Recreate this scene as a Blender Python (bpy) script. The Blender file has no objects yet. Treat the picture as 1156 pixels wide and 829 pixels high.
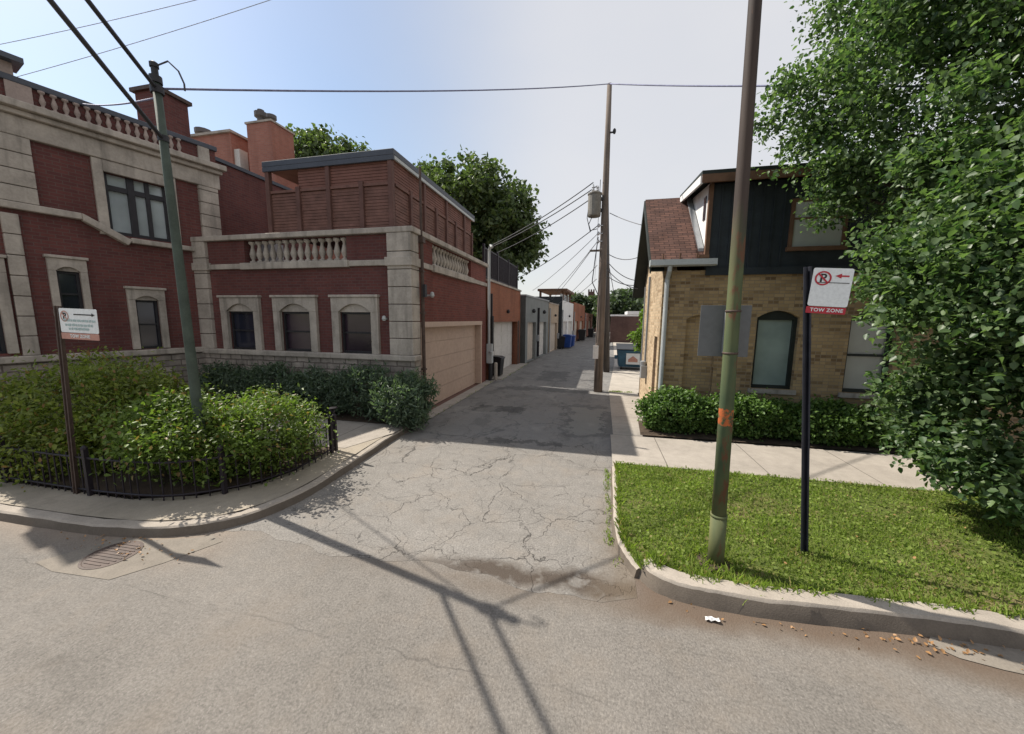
import bpy, bmesh, math, random
import numpy as np
from mathutils import Vector, Matrix

random.seed(7)
rng = np.random.default_rng(7)
sc = bpy.context.scene
col = sc.collection
R_ = math.radians

# ------------------------------------------------------------------ node helper
class G:
    """thin wrapper round a material's node tree"""
    def __init__(s, name):
        s.m = bpy.data.materials.new(name); s.m.use_nodes = True
        s.nt = s.m.node_tree; s.nt.nodes.clear()
        s.out = s.n('ShaderNodeOutputMaterial')
    def n(s, t, **kw):
        x = s.nt.nodes.new(t)
        for k, v in kw.items(): setattr(x, k, v)
        return x
    def set(s, sock, v):
        if isinstance(v, bpy.types.NodeSocket): s.nt.links.new(v, sock)
        elif isinstance(v, tuple) and len(v) == 3 and sock.type == 'RGBA': sock.default_value = (*v, 1)
        else: sock.default_value = v
    def math(s, op, a, b=0.0, c=None, clamp=False):
        x = s.n('ShaderNodeMath', operation=op); x.use_clamp = clamp
        s.set(x.inputs[0], a); s.set(x.inputs[1], b)
        if c is not None: s.set(x.inputs[2], c)
        return x.outputs[0]
    def pos(s): return s.n('ShaderNodeNewGeometry').outputs['Position']
    def sep(s, v):
        x = s.n('ShaderNodeSeparateXYZ'); s.set(x.inputs[0], v); return x.outputs
    def comb(s, a, b, c=0.0):
        x = s.n('ShaderNodeCombineXYZ')
        for i, v in enumerate((a, b, c)): s.set(x.inputs[i], v)
        return x.outputs[0]
    def scale(s, v, k):
        x = s.n('ShaderNodeVectorMath', operation='MULTIPLY'); s.set(x.inputs[0], v); x.inputs[1].default_value = k; return x.outputs[0]
    def add(s, v, w):
        x = s.n('ShaderNodeVectorMath', operation='ADD'); s.set(x.inputs[0], v); s.set(x.inputs[1], w); return x.outputs[0]
    def noise(s, v, scale, detail=4, rough=.55, color=False):
        x = s.n('ShaderNodeTexNoise'); s.set(x.inputs['Vector'], v)
        x.inputs['Scale'].default_value = scale; x.inputs['Detail'].default_value = detail; x.inputs['Roughness'].default_value = rough
        return x.outputs['Color'] if color else x.outputs[0]
    def ramp(s, v, a, b, lo=0.0, hi=1.0):
        x = s.n('ShaderNodeMapRange'); s.set(x.inputs[0], v)
        for i, k in enumerate((a, b, lo, hi)): x.inputs[i + 1].default_value = k
        return x.outputs[0]
    def mix(s, f, a, b, mode='MIX'):
        x = s.n('ShaderNodeMix', data_type='RGBA', blend_type=mode)
        s.set(x.inputs[0], f); s.set(x.inputs[6], a); s.set(x.inputs[7], b)
        return x.outputs[2]
    def bump(s, h, strength=.3, dist=.02):
        x = s.n('ShaderNodeBump'); s.set(x.inputs['Height'], h)
        x.inputs['Strength'].default_value = strength; x.inputs['Distance'].default_value = dist
        return x.outputs[0]
    def bsdf(s, color, rough=.8, normal=None, metal=0.0, spec=.3):
        x = s.n('ShaderNodeBsdfPrincipled')
        s.set(x.inputs['Base Color'], color); s.set(x.inputs['Roughness'], rough); s.set(x.inputs['Metallic'], metal)
        x.inputs['Specular IOR Level'].default_value = spec
        if normal is not None: s.set(x.inputs['Normal'], normal)
        s.nt.links.new(x.outputs[0], s.out.inputs[0]); return x
    def wallcoord(s):
        """(horizontal run along the wall, height) from world position"""
        g = s.n('ShaderNodeNewGeometry'); p = s.sep(g.outputs['Position']); nn = s.sep(g.outputs['True Normal'])
        ax = s.math('GREATER_THAN', s.math('ABSOLUTE', nn[0]), .6)
        u = s.math('ADD', s.math('MULTIPLY', p[1], ax), s.math('MULTIPLY', p[0], s.math('SUBTRACT', 1.0, ax)))
        return s.comb(u, p[2]), g.outputs['Position'], u, p[2]

def plain(name, c, rough=.7, var=.25, scale=3, metal=0.0, bump=.1, spec=.3, grime=.0):
    g = G(name); p = g.pos()
    a = g.noise(p, scale, 5, .6); b = g.noise(p, scale * 11, 3)
    k = g.math('ADD', g.ramp(a, .3, .7, 1 - var, 1 + var * .6), g.ramp(b, .3, .7, -.08, .08))
    cc = g.mix(1.0, c, g.comb(k, k, k), 'MULTIPLY')
    if grime:
        st = g.noise(g.scale(p, (6, 6, .7)), 1.0, 4); cc = g.mix(g.ramp(st, .52, .75, 0, grime), cc, tuple(x * .35 for x in c))
    g.bsdf(cc, rough, g.bump(b, bump, .01) if bump else None, metal, spec)
    return g.m

def brick(name, c1, c2, mortar, bump=.35, soot=.45, spots=None, msize=.008):
    g = G(name); uv, p, u, z = g.wallcoord()
    b = g.n('ShaderNodeTexBrick'); g.set(b.inputs['Vector'], uv)
    b.inputs['Scale'].default_value = 1; b.inputs['Brick Width'].default_value = .2; b.inputs['Row Height'].default_value = .072
    b.inputs['Mortar Size'].default_value = msize; b.inputs['Mortar Smooth'].default_value = .3; b.inputs['Bias'].default_value = 0
    b.inputs['Color1'].default_value = (*c1, 1); b.inputs['Color2'].default_value = (*c2, 1); b.inputs['Mortar'].default_value = (*mortar, 1)
    cc = b.outputs['Color']
    if spots:   # single dark, over-burnt bricks
        cell = g.n('ShaderNodeTexWhiteNoise', noise_dimensions='2D')
        row = g.math('FLOOR', g.math('DIVIDE', z, .072)); off = g.math('MULTIPLY', g.math('MODULO', row, 2.0), .5)
        bi = g.math('FLOOR', g.math('ADD', g.math('DIVIDE', u, .2), off))
        g.set(cell.inputs[0], g.comb(bi, row))
        cc = g.mix(g.math('MULTIPLY', g.ramp(cell.outputs[0], .6, 1.0, 0, .85), b.outputs['Fac'] and g.math('SUBTRACT', 1.0, b.outputs['Fac'])), cc, spots)
    big = g.noise(p, .55, 5, .6); st = g.noise(g.scale(p, (2.5, 2.5, .35)), 1.0, 4)
    k = g.ramp(big, .3, .7, .78, 1.15)
    cc = g.mix(1.0, cc, g.comb(k, k, k), 'MULTIPLY')
    cc = g.mix(g.ramp(st, .5, .78, 0, soot), cc, tuple(x * .45 for x in c1))
    h = g.math('ADD', g.math('MULTIPLY', b.outputs['Fac'], -1.0), g.math('MULTIPLY', g.noise(p, 60, 2), .4))
    g.bsdf(cc, .88, g.bump(h, bump, .008), 0, .2)
    return g.m

M = {}
M['red_brick'] = brick('red_brick', (.145, .054, .048), (.108, .043, .041), (.125, .078, .07), msize=.008)
M['side_red_brick'] = brick('side_red_brick', (.18, .056, .044), (.135, .045, .038), (.15, .085, .07), msize=.008)
M['orange_brick'] = brick('orange_brick', (.30, .115, .065), (.25, .095, .055), (.24, .13, .09))
M['pink_brick'] = brick('pink_brick', (.34, .15, .11), (.29, .12, .09), (.27, .17, .14))
M['yellow_brick'] = brick('yellow_brick', (.40, .285, .155), (.32, .225, .12), (.26, .205, .145), spots=(.13, .08, .045), soot=.3)
M['cream_brick'] = brick('cream_brick', (.50, .38, .25), (.42, .32, .21), (.36, .29, .2), spots=(.25, .17, .1))
M['tan_brick'] = brick('tan_brick', (.40, .31, .23), (.36, .28, .2), (.3, .25, .2))
M['brown_brick'] = brick('brown_brick', (.11, .065, .055), (.09, .05, .045), (.1, .07, .06))
M['limestone'] = plain('limestone', (.385, .345, .30), .85, .3, 2.2, bump=.2, grime=.65)
M['red_stone'] = plain('red_stone', (.33, .265, .235), .85, .22, 2.2, bump=.2)
M['grey_render'] = plain('grey_render', (.20, .21, .205), .9, .15, 1.2, grime=.3)
M['beige_paint'] = plain('beige_paint', (.45, .335, .265), .6, .08, 1, bump=.04)
M['cream_paint'] = plain('cream_paint', (.48, .41, .34), .6, .1, 1, bump=.04)
M['pale_paint'] = plain('pale_paint', (.55, .52, .48), .6, .1, 1, bump=.04)
M['white_paint'] = plain('white_paint', (.68, .67, .66), .55, .12, 2, grime=.25)
M['white_metal'] = plain('white_metal', (.40, .42, .42), .45, .1, 3, bump=.03)
M['grey_metal'] = plain('grey_metal', (.30, .31, .32), .45, .15, 5, metal=.3, bump=.05)
M['sign_back'] = plain('sign_back', (.12, .125, .128), .5, .08, 2, metal=.2, bump=.02)
M['dark_metal'] = plain('dark_metal', (.025, .024, .028), .5, .3, 6, bump=.1)
M['sign_post_metal'] = plain('sign_post_metal', (.03, .032, .042), .45, .3, 9, bump=.1, metal=.2)
M['rusty_metal'] = plain('rusty_metal', (.075, .050, .04), .65, .4, 8)
M['slate_flashing'] = plain('slate_flashing', (.065, .072, .09), .5, .15, 1.5, bump=.05)
M['iron'] = plain('iron', (.022, .017, .022), .55, .3, 8)
M['screen_wood'] = plain('screen_wood', (.165, .085, .068), .75, .35, 4, bump=.2)
M['screen_post'] = plain('screen_post', (.125, .065, .054), .75, .25, 3, bump=.15)
M['ceiling_wood'] = plain('ceiling_wood', (.36, .18, .13), .75, .25, 3, bump=.1)
M['upper_wood'] = plain('upper_wood', (.175, .082, .064), .75, .25, 3, bump=.1)
M['dark_siding'] = plain('dark_siding', (.024, .030, .036), .6, .3, 3, bump=.1)
M['brown_trim'] = plain('brown_trim', (.14, .075, .045), .7, .3, 3)
M['dark_trim'] = plain('dark_trim', (.02, .025, .022), .6, .3, 3)
M['black_plastic'] = plain('black_plastic', (.018, .018, .02), .4, .2, 3, bump=.03)
M['blue_plastic'] = plain('blue_plastic', (.02, .06, .24), .45, .2, 3, bump=.03)
M['dumpster_blue'] = plain('dumpster_blue', (.035, .10, .16), .55, .3, 4)
M['red_paint'] = plain('red_paint', (.42, .03, .045), .5, .15, 8, bump=0)
M['faded_red'] = plain('faded_red', (.46, .24, .19), .6, .2, 9, bump=0)
M['black_paint'] = plain('black_paint', (.02, .02, .02), .6, .1, 8, bump=0)
M['green_ink'] = plain('green_ink', (.36, .46, .45), .6, .25, 30, bump=0)
M['sign_white'] = plain('sign_white', (.70, .72, .72), .45, .06, 4, bump=0)
M['copper_pot'] = plain('copper_pot', (.10, .09, .09), .6, .2, 5)
M['cable'] = plain('cable', (.05, .05, .058), .6, .2, 5, bump=0)
M['blue_cable'] = plain('blue_cable', (.20, .21, .33), .6, .35, 14, bump=0)
M['pale_cable'] = plain('pale_cable', (.40, .44, .50), .6, .2, 5, bump=0)
M['wire_grey'] = plain('wire_grey', (.14, .14, .15), .6, .2, 5, bump=0)
M['insulator'] = plain('insulator', (.45, .46, .48), .3, .1, 5, bump=0)
M['transformer'] = plain('transformer', (.20, .185, .16), .5, .3, 5, grime=.4)
M['soil'] = plain('soil', (.07, .05, .035), .95, .4, 6, bump=.6)
M['orange_spray'] = plain('orange_spray', (.75, .16, .03), .7, .3, 20, bump=.1)

def glass(name, c, rough=.08, var=.3, spec=.6):
    g = G(name); p = g.pos(); a = g.noise(p, 1.3, 3); k = g.ramp(a, .3, .7, 1 - var, 1 + var)
    g.bsdf(g.mix(1.0, c, g.comb(k, k, k), 'MULTIPLY'), rough, g.bump(g.noise(p, 2.0, 2), .02, .02), 0, spec)
    return g.m
M['dark_glass'] = glass('dark_glass', (.018, .020, .032))
M['maroon_glass'] = glass('maroon_glass', (.028, .018, .028), .15)
M['sky_glass'] = glass('sky_glass', (.34, .38, .40), .05, .2, .9)
M['curtain_glass'] = glass('curtain_glass', (.25, .31, .29), .1, .22, .6)
M['shade_glass'] = glass('shade_glass', (.38, .39, .36), .12, .12, .5)

# asphalt -------------------------------------------------------------
def asphalt(name, base, cracks, alley=False):
    g = G(name); p = g.pos(); xyz = g.sep(p)
    fine = g.noise(p, 48, 4, .75); mid = g.noise(p, 9, 5, .6); big = g.noise(p, .7, 5, .6)
    grit = g.n('ShaderNodeTexVoronoi'); g.set(grit.inputs['Vector'], p); grit.inputs['Scale'].default_value = 75
    k = g.math('ADD', g.math('ADD', g.ramp(fine, .25, .75, .55, 1.45), g.ramp(mid, .3, .7, -.09, .09)), g.ramp(big, .25, .75, -.16, .14))
    c = g.mix(1.0, base, g.comb(k, k, k), 'MULTIPLY')
    stone = g.math('LESS_THAN', grit.outputs['Distance'], .22)
    c = g.mix(g.math('MULTIPLY', stone, g.ramp(g.noise(p, 40, 2), .45, .6, 0, .3)), c, (.42, .39, .36))
    # warm dust in broad patches
    c = g.mix(g.ramp(g.noise(p, 1.6, 6, .65), .48, .72, 0, .35), c, tuple(x * y for x, y in zip(base, (1.25, 1.12, .98))))
    # tyre-darkened lanes / oil
    c = g.mix(g.ramp(g.noise(g.scale(p, (.35, 1.6, 1)), 1.1, 4), .55, .8, 0, .28), c, tuple(x * .55 for x in base))
    h = g.math('ADD', g.math('MULTIPLY', fine, .5), g.math('MULTIPLY', grit.outputs['Distance'], .4))
    if cracks:
        wob = g.add(p, g.scale(g.noise(p, 2.2, 4, .6, True), (.55, .55, 0)))
        wob = g.add(wob, g.scale(g.noise(p, 14, 3, .6, True), (.07, .07, 0)))
        def vor(scale, w):
            v = g.n('ShaderNodeTexVoronoi', feature='DISTANCE_TO_EDGE'); g.set(v.inputs['Vector'], wob); v.inputs['Scale'].default_value = scale
            return g.ramp(v.outputs['Distance'], 0, w, 1, 0)
        gate1 = g.ramp(g.noise(p, 1.6, 4, .65), .34, .50); gate2 = g.ramp(g.noise(g.add(p, (5, 3, 0)), 1.7, 4, .65), .41, .56)
        c1 = g.math('MULTIPLY', vor(1.05, .0065), gate1); c2 = g.math('MULTIPLY', g.math('MULTIPLY', vor(3.0, .013), gate2), .75)
        c3 = g.math('MULTIPLY', g.math('MULTIPLY', vor(.8, .020), g.ramp(xyz[1], 6.2, 7.2)), g.ramp(g.noise(p, 2.1, 4, .65), .40, .50))
        crack = g.math('MAXIMUM', g.math('MAXIMUM', c1, c2), c3)
        c = g.mix(g.math('MULTIPLY', crack, .9), c, (.035, .032, .03))
        h = g.math('SUBTRACT', h, g.math('MULTIPLY', crack, 1.5))
    if alley:
        # building shade painted into the deeper asphalt, plus old tar patches and broken surfacing
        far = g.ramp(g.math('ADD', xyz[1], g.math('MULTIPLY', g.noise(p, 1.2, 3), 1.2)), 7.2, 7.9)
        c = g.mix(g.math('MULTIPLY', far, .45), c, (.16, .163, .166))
        blot = g.ramp(g.noise(g.scale(g.add(p, (2.3, 0, 0)), (1, .55, 1)), 1.5, 5, .62), .53, .60)
        c = g.mix(g.math('MULTIPLY', g.math('MULTIPLY', far, blot), .28), c, (.05, .048, .045))
        ex = g.math('ADD', xyz[0], g.math('MULTIPLY', g.math('SUBTRACT', g.noise(p, 2.6, 5, .7), .5), 1.1)); ey = g.math('ADD', xyz[1], g.math('MULTIPLY', g.math('SUBTRACT', g.noise(g.add(p, (7, 1, 0)), 2.2, 5, .7), .5), 1.3))
        def rect(x0, x1, y0, y1):
            return g.math('MULTIPLY', g.math('MULTIPLY', g.ramp(ex, x0 - .02, x0 + .02), g.ramp(ex, x1 + .02, x1 - .02)), g.math('MULTIPLY', g.ramp(ey, y0 - .03, y0 + .03), g.ramp(ey, y1 + .03, y1 - .03)))
        for (r_, k_, cc_) in ((rect(-.75, .55, 7.7, 10.7), .45, (.07, .07, .072)), (rect(-.58, .22, 7.95, 10.3), .8, (.20, .195, .18)), (rect(-3.2, -1.9, 9.2, 9.9), .65, (.05, .05, .05)), (rect(-2.2, -.6, 6.9, 7.15), .6, (.05, .05, .05)), (rect(-3.4, -.2, 12.4, 13.0), .5, (.06, .06, .06)), (rect(-2.4, -1.2, 14.5, 17.5), .5, (.06, .06, .06))):
            c = g.mix(g.math('MULTIPLY', r_, k_), c, cc_)
        pale = g.ramp(g.noise(g.scale(g.add(p, (9, 4, 0)), (1, .6, 1)), 1.2, 4), .58, .64)
        c = g.mix(g.math('MULTIPLY', g.math('MULTIPLY', far, pale), .35), c, (.27, .26, .24))
        # silt washed against the mouth of the alley
        yy = g.math('ADD', xyz[1], g.math('MULTIPLY', g.math('SUBTRACT', g.noise(p, 2.5, 4), .5), .35))
        band = g.math('MULTIPLY', g.ramp(g.math('ABSOLUTE', g.math('SUBTRACT', yy, g.math('ADD', 3.24, g.math('MULTIPLY', xyz[0], .05)))), .05, .2, 1, 0), g.ramp(xyz[0], -2.3, -1.1))
        band = g.math('MULTIPLY', band, g.ramp(g.noise(p, 6, 5, .65), .30, .48))
        c = g.mix(g.math('MULTIPLY', band, .9), c, (.060, .045, .034))
        edge = g.math('MULTIPLY', g.ramp(g.math('ADD', xyz[0], g.math('MULTIPLY', g.noise(p, 3, 4), .5)), .2, .55), g.ramp(xyz[1], 5.2, 4.0))
        c = g.mix(g.math('MULTIPLY', edge, .6), c, (.13, .10, .07))
        h = g.math('ADD', h, g.math('MULTIPLY', g.noise(p, 4, 3), .8))
    else:
        seam = g.ramp(g.math('ABSOLUTE', g.math('SUBTRACT', g.math('ADD', xyz[1], g.math('MULTIPLY', g.noise(p, 1.3, 5), .35)), 2.35)), 0, .012, 1, 0)
        c = g.mix(g.math('MULTIPLY', seam, g.ramp(g.noise(p, 1.1, 3), .42, .55, 0, .5)), c, (.06, .055, .05))
        oil = g.ramp(g.noise(g.scale(g.add(p, (4, 8, 0)), (.8, 1.2, 1)), 1.9, 5, .6), .60, .72, 0, .35); c = g.mix(oil, c, (.075, .068, .06))
        # gutter dirt along both kerbs
        dist = g.math('SUBTRACT', xyz[1], g.math('ADD', 2.62, g.math('MULTIPLY', g.math('SUBTRACT', g.noise(p, 1.6, 5), .5), .55)))
        right = g.math('MULTIPLY', g.ramp(dist, .28, .5), g.ramp(xyz[0], .0, .6))
        left = g.math('MULTIPLY', g.ramp(dist, -.35, .1), g.ramp(xyz[0], -3.6, -4.6))
        c = g.mix(g.math('MULTIPLY', right, .85), c, (.105, .072, .05))
        c = g.mix(g.math('MULTIPLY', left, .5), c, (.27, .20, .14))
        mouth = g.math('MULTIPLY', g.ramp(g.math('ABSOLUTE', g.math('SUBTRACT', dist, .42)), .0, .2, 1, 0), g.ramp(xyz[0], -3.0, -1.0))
        c = g.mix(g.math('MULTIPLY', mouth, .45), c, (.12, .09, .065))
    g.bsdf(c, .9, g.bump(h, .5, .012), 0, .25)
    return g.m
M['street'] = asphalt('street_asphalt', (.166, .152, .136), False)
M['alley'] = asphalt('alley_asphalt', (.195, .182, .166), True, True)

def concrete(name, base, jx=None, jy=None, dark=.4, ox=0, oy=0):
    g = G(name); p = g.pos(); xyz = g.sep(p)
    fine = g.noise(p, 70, 3, .7); big = g.noise(p, 1.3, 6, .65); mid = g.noise(p, 7, 5, .6)
    k = g.math('ADD', g.math('ADD', g.ramp(fine, .25, .75, .85, 1.13), g.ramp(big, .3, .7, -.18, .14)), g.ramp(mid, .3, .7, -.08, .08))
    c = g.mix(1.0, base, g.comb(k, k, k), 'MULTIPLY')
    c = g.mix(g.ramp(g.noise(p, 2.6, 6, .7), .55, .75, 0, dark), c, tuple(x * .5 for x in base))
    h = fine
    for s, o, ax in ((jx, ox, 0), (jy, oy, 1)):
        if s:
            f = g.math('FRACT', g.math('DIVIDE', g.math('ADD', xyz[ax], o + 100 * s), s))
            ln = g.math('LESS_THAN', g.math('MINIMUM', f, g.math('SUBTRACT', 1.0, f)), .008 / s)
            c = g.mix(g.math('MULTIPLY', ln, .75), c, (.07, .06, .05)); h = g.math('SUBTRACT', h, g.math('MULTIPLY', ln, 2.0))
    g.bsdf(c, .9, g.bump(h, .35, .008), 0, .25)
    return g.m
M['slab'] = concrete('slab_concrete', (.205, .18, .15), dark=.7)
M['walk'] = concrete('sidewalk_concrete', (.335, .30, .26), jx=1.55, ox=.3, dark=.3)
M['corner_walk'] = concrete('corner_concrete', (.31, .27, .215), dark=.7)
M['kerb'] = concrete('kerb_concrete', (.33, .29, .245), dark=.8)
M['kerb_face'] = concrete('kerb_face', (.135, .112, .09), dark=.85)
M['apron'] = concrete('apron_concrete', (.32, .29, .255), jy=1.6, dark=.6)
M['lot'] = concrete('lot_concrete', (.38, .345, .30), jx=3.0, jy=3.0, dark=.4)
M['ground'] = plain('ground_earth', (.20, .18, .15), .95, .3, .6, bump=.2)

def lawn_mat():
    g = G('lawn_turf'); p = g.pos()
    c = g.mix(g.ramp(g.noise(p, 14, 5), .35, .65), (.06, .085, .02), (.12, .14, .04))
    c = g.mix(g.ramp(g.noise(p, 1.5, 5), .52, .68, 0, .7), c, (.20, .15, .085))
    g.bsdf(c, .95, g.bump(g.noise(p, 40, 4), .8, .03), 0, .1); return g.m
M['lawn'] = lawn_mat()

def leaf_mat(name, c1, c2, trans=.35, rough=.5, dry=None, spec=.35):
    g = G(name); geo = g.n('ShaderNodeNewGeometry'); r = geo.outputs['Random Per Island']; p = geo.outputs['Position']
    c = g.mix(r, c1, c2)
    k = g.ramp(g.noise(p, 2.3, 3), .3, .7, .75, 1.25); c = g.mix(1.0, c, g.comb(k, k, k), 'MULTIPLY')
    if dry: c = g.mix(g.math('GREATER_THAN', r, .945), c, dry)
    b = g.bsdf(c, rough, None, 0, spec)
    t = g.n('ShaderNodeBsdfTranslucent'); g.set(t.inputs[0], g.mix(1.0, c, (1.2, 1.4, .65), 'MULTIPLY'))
    ms = g.n('ShaderNodeMixShader'); ms.inputs[0].default_value = trans
    g.nt.links.new(b.outputs[0], ms.inputs[1]); g.nt.links.new(t.outputs[0], ms.inputs[2]); g.nt.links.new(ms.outputs[0], g.out.inputs[0])
    return g.m
M['maple_leaf'] = leaf_mat('maple_leaf', (.036, .078, .030), (.150, .212, .092), .45, .42, spec=.45)
M['yew_leaf'] = leaf_mat('yew_leaf', (.105, .140, .028), (.215, .250, .048), .38, dry=(.25, .15, .06))
M['juniper_leaf'] = leaf_mat('juniper_leaf', (.080, .130, .026), (.165, .225, .045), .38, dry=(.22, .15, .06))
M['dark_shrub_leaf'] = leaf_mat('dark_shrub_leaf', (.060, .098, .066), (.140, .185, .120), .35)
M['hedge_leaf'] = leaf_mat('hedge_leaf', (.055, .110, .028), (.135, .215, .055), .4)
M['far_leaf'] = leaf_mat('far_leaf', (.055, .085, .036), (.115, .15, .06), .35)
M['dark_far_leaf'] = leaf_mat('dark_far_leaf', (.045, .07, .038), (.085, .115, .06), .3)
M['vine_leaf'] = leaf_mat('vine_leaf', (.10, .17, .03), (.16, .24, .05), .45)
M['grass_blade'] = leaf_mat('grass_blade', (.135, .195, .034), (.25, .31, .075), .5, .6, dry=(.30, .25, .11), spec=.25)
M['dead_leaf'] = leaf_mat('dead_leaf', (.22, .12, .05), (.36, .20, .09), .1)
M['bark'] = plain('bark', (.07, .055, .042), .9, .35, 7, bump=.6)

def pole_wood(name, c, streak=14):
    g = G(name); p = g.pos(); a = g.noise(g.scale(p, (streak, streak, .6)), 1.0, 6, .65); b = g.noise(p, 2, 4)
    k = g.math('ADD', g.ramp(a, .3, .7, .6, 1.3), g.ramp(b, .3, .7, -.15, .15))
    g.bsdf(g.mix(1.0, c, g.comb(k, k, k), 'MULTIPLY'), .85, g.bump(a, .5, .01), 0, .2); return g
M['pole_wood'] = pole_wood('pole_wood', (.16, .13, .11)).m
M['dark_pole_wood'] = pole_wood('dark_pole_wood', (.10, .088, .08)).m
def green_pole(name, top, wear):
    """green paint over brown; the paint stops at a height and is worn through in patches"""
    g = G(name); p = g.pos(); xyz = g.sep(p)
    a = g.noise(g.scale(p, (9, 9, .9)), 1.0, 6, .65)
    brown = g.mix(g.ramp(a, .35, .65), (.032, .023, .020), (.062, .044, .036))
    green = g.mix(g.ramp(g.noise(p, 6, 5), .3, .7), (.035, .062, .035), (.062, .092, .046))
    yellow = g.mix(g.ramp(g.noise(g.scale(p, (5, 5, .5)), 1.0, 3), .4, .65), green, (.115, .118, .05))
    z = g.math('ADD', xyz[2], g.math('MULTIPLY', g.math('SUBTRACT', g.noise(g.scale(p, (8, 8, 1.2)), 1.0, 4), .5), .9))
    c = g.mix(g.ramp(z, top - .1, top + .5), yellow, brown)
    rust = g.ramp(g.noise(g.scale(p, (7, 7, 2.2)), 1.0, 6, .7), wear, wear + .07)
    c = g.mix(rust, c, (.115, .055, .03))
    ob = g.math('MULTIPLY', g.math('MULTIPLY', g.ramp(g.noise(g.add(p, (3, 1, 0)), 16, 4, .7), .42, .52), .85), g.math('LESS_THAN', g.math('ABSOLUTE', g.math('SUBTRACT', g.math('ADD', xyz[2], g.math('MULTIPLY', g.noise(p, 18, 3), .08)), 1.65)), .075))
    c = g.mix(ob, c, (.50, .12, .035))
    g.bsdf(c, .75, g.bump(a, .35, .008), 0, .3); return g.m
M['green_pole'] = green_pole('green_pole', 3.0, .56)
M['grey_green_pole'] = plain('grey_green_pole', (.060, .078, .062), .7, .3, 5, grime=.5)

def shingle():
    g = G('roof_shingle'); p = g.pos(); xyz = g.sep(p)
    b = g.n('ShaderNodeTexBrick'); g.set(b.inputs['Vector'], g.comb(xyz[0], g.math('MULTIPLY', xyz[2], 1.4)))
    b.inputs['Scale'].default_value = 1; b.inputs['Brick Width'].default_value = .22; b.inputs['Row Height'].default_value = .085
    b.inputs['Mortar Size'].default_value = .008
    b.inputs['Color1'].default_value = (.130, .070, .054, 1); b.inputs['Color2'].default_value = (.080, .046, .038, 1); b.inputs['Mortar'].default_value = (.03, .018, .016, 1)
    k = g.ramp(g.noise(p, 3, 5), .3, .7, .75, 1.3)
    g.bsdf(g.mix(1.0, b.outputs['Color'], g.comb(k, k, k), 'MULTIPLY'), .95, g.bump(b.outputs['Fac'], -.5, .012), 0, .15); return g.m
M['shingle'] = shingle()

def ashlar():
    g = G('rough_stone'); uv, p, u, z = g.wallcoord()
    wob = g.add(uv, g.scale(g.noise(p, 3, 3, .5, True), (.05, .05, 0)))
    b = g.n('ShaderNodeTexBrick'); g.set(b.inputs['Vector'], wob); b.inputs['Scale'].default_value = 1
    b.inputs['Brick Width'].default_value = .36; b.inputs['Row Height'].default_value = .15; b.inputs['Mortar Size'].default_value = .014
    b.inputs['Color1'].default_value = (.31, .27, .235, 1); b.inputs['Color2'].default_value = (.215, .19, .165, 1); b.inputs['Mortar'].default_value = (.13, .11, .095, 1)
    k = g.ramp(g.noise(p, 5, 5), .3, .7, .72, 1.3)
    h = g.math('SUBTRACT', g.math('MULTIPLY', g.noise(p, 9, 5), .8), b.outputs['Fac'])
    g.bsdf(g.mix(1.0, b.outputs['Color'], g.comb(k, k, k), 'MULTIPLY'), .9, g.bump(h, .8, .03), 0, .2); return g.m
M['rough_stone'] = ashlar()

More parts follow.
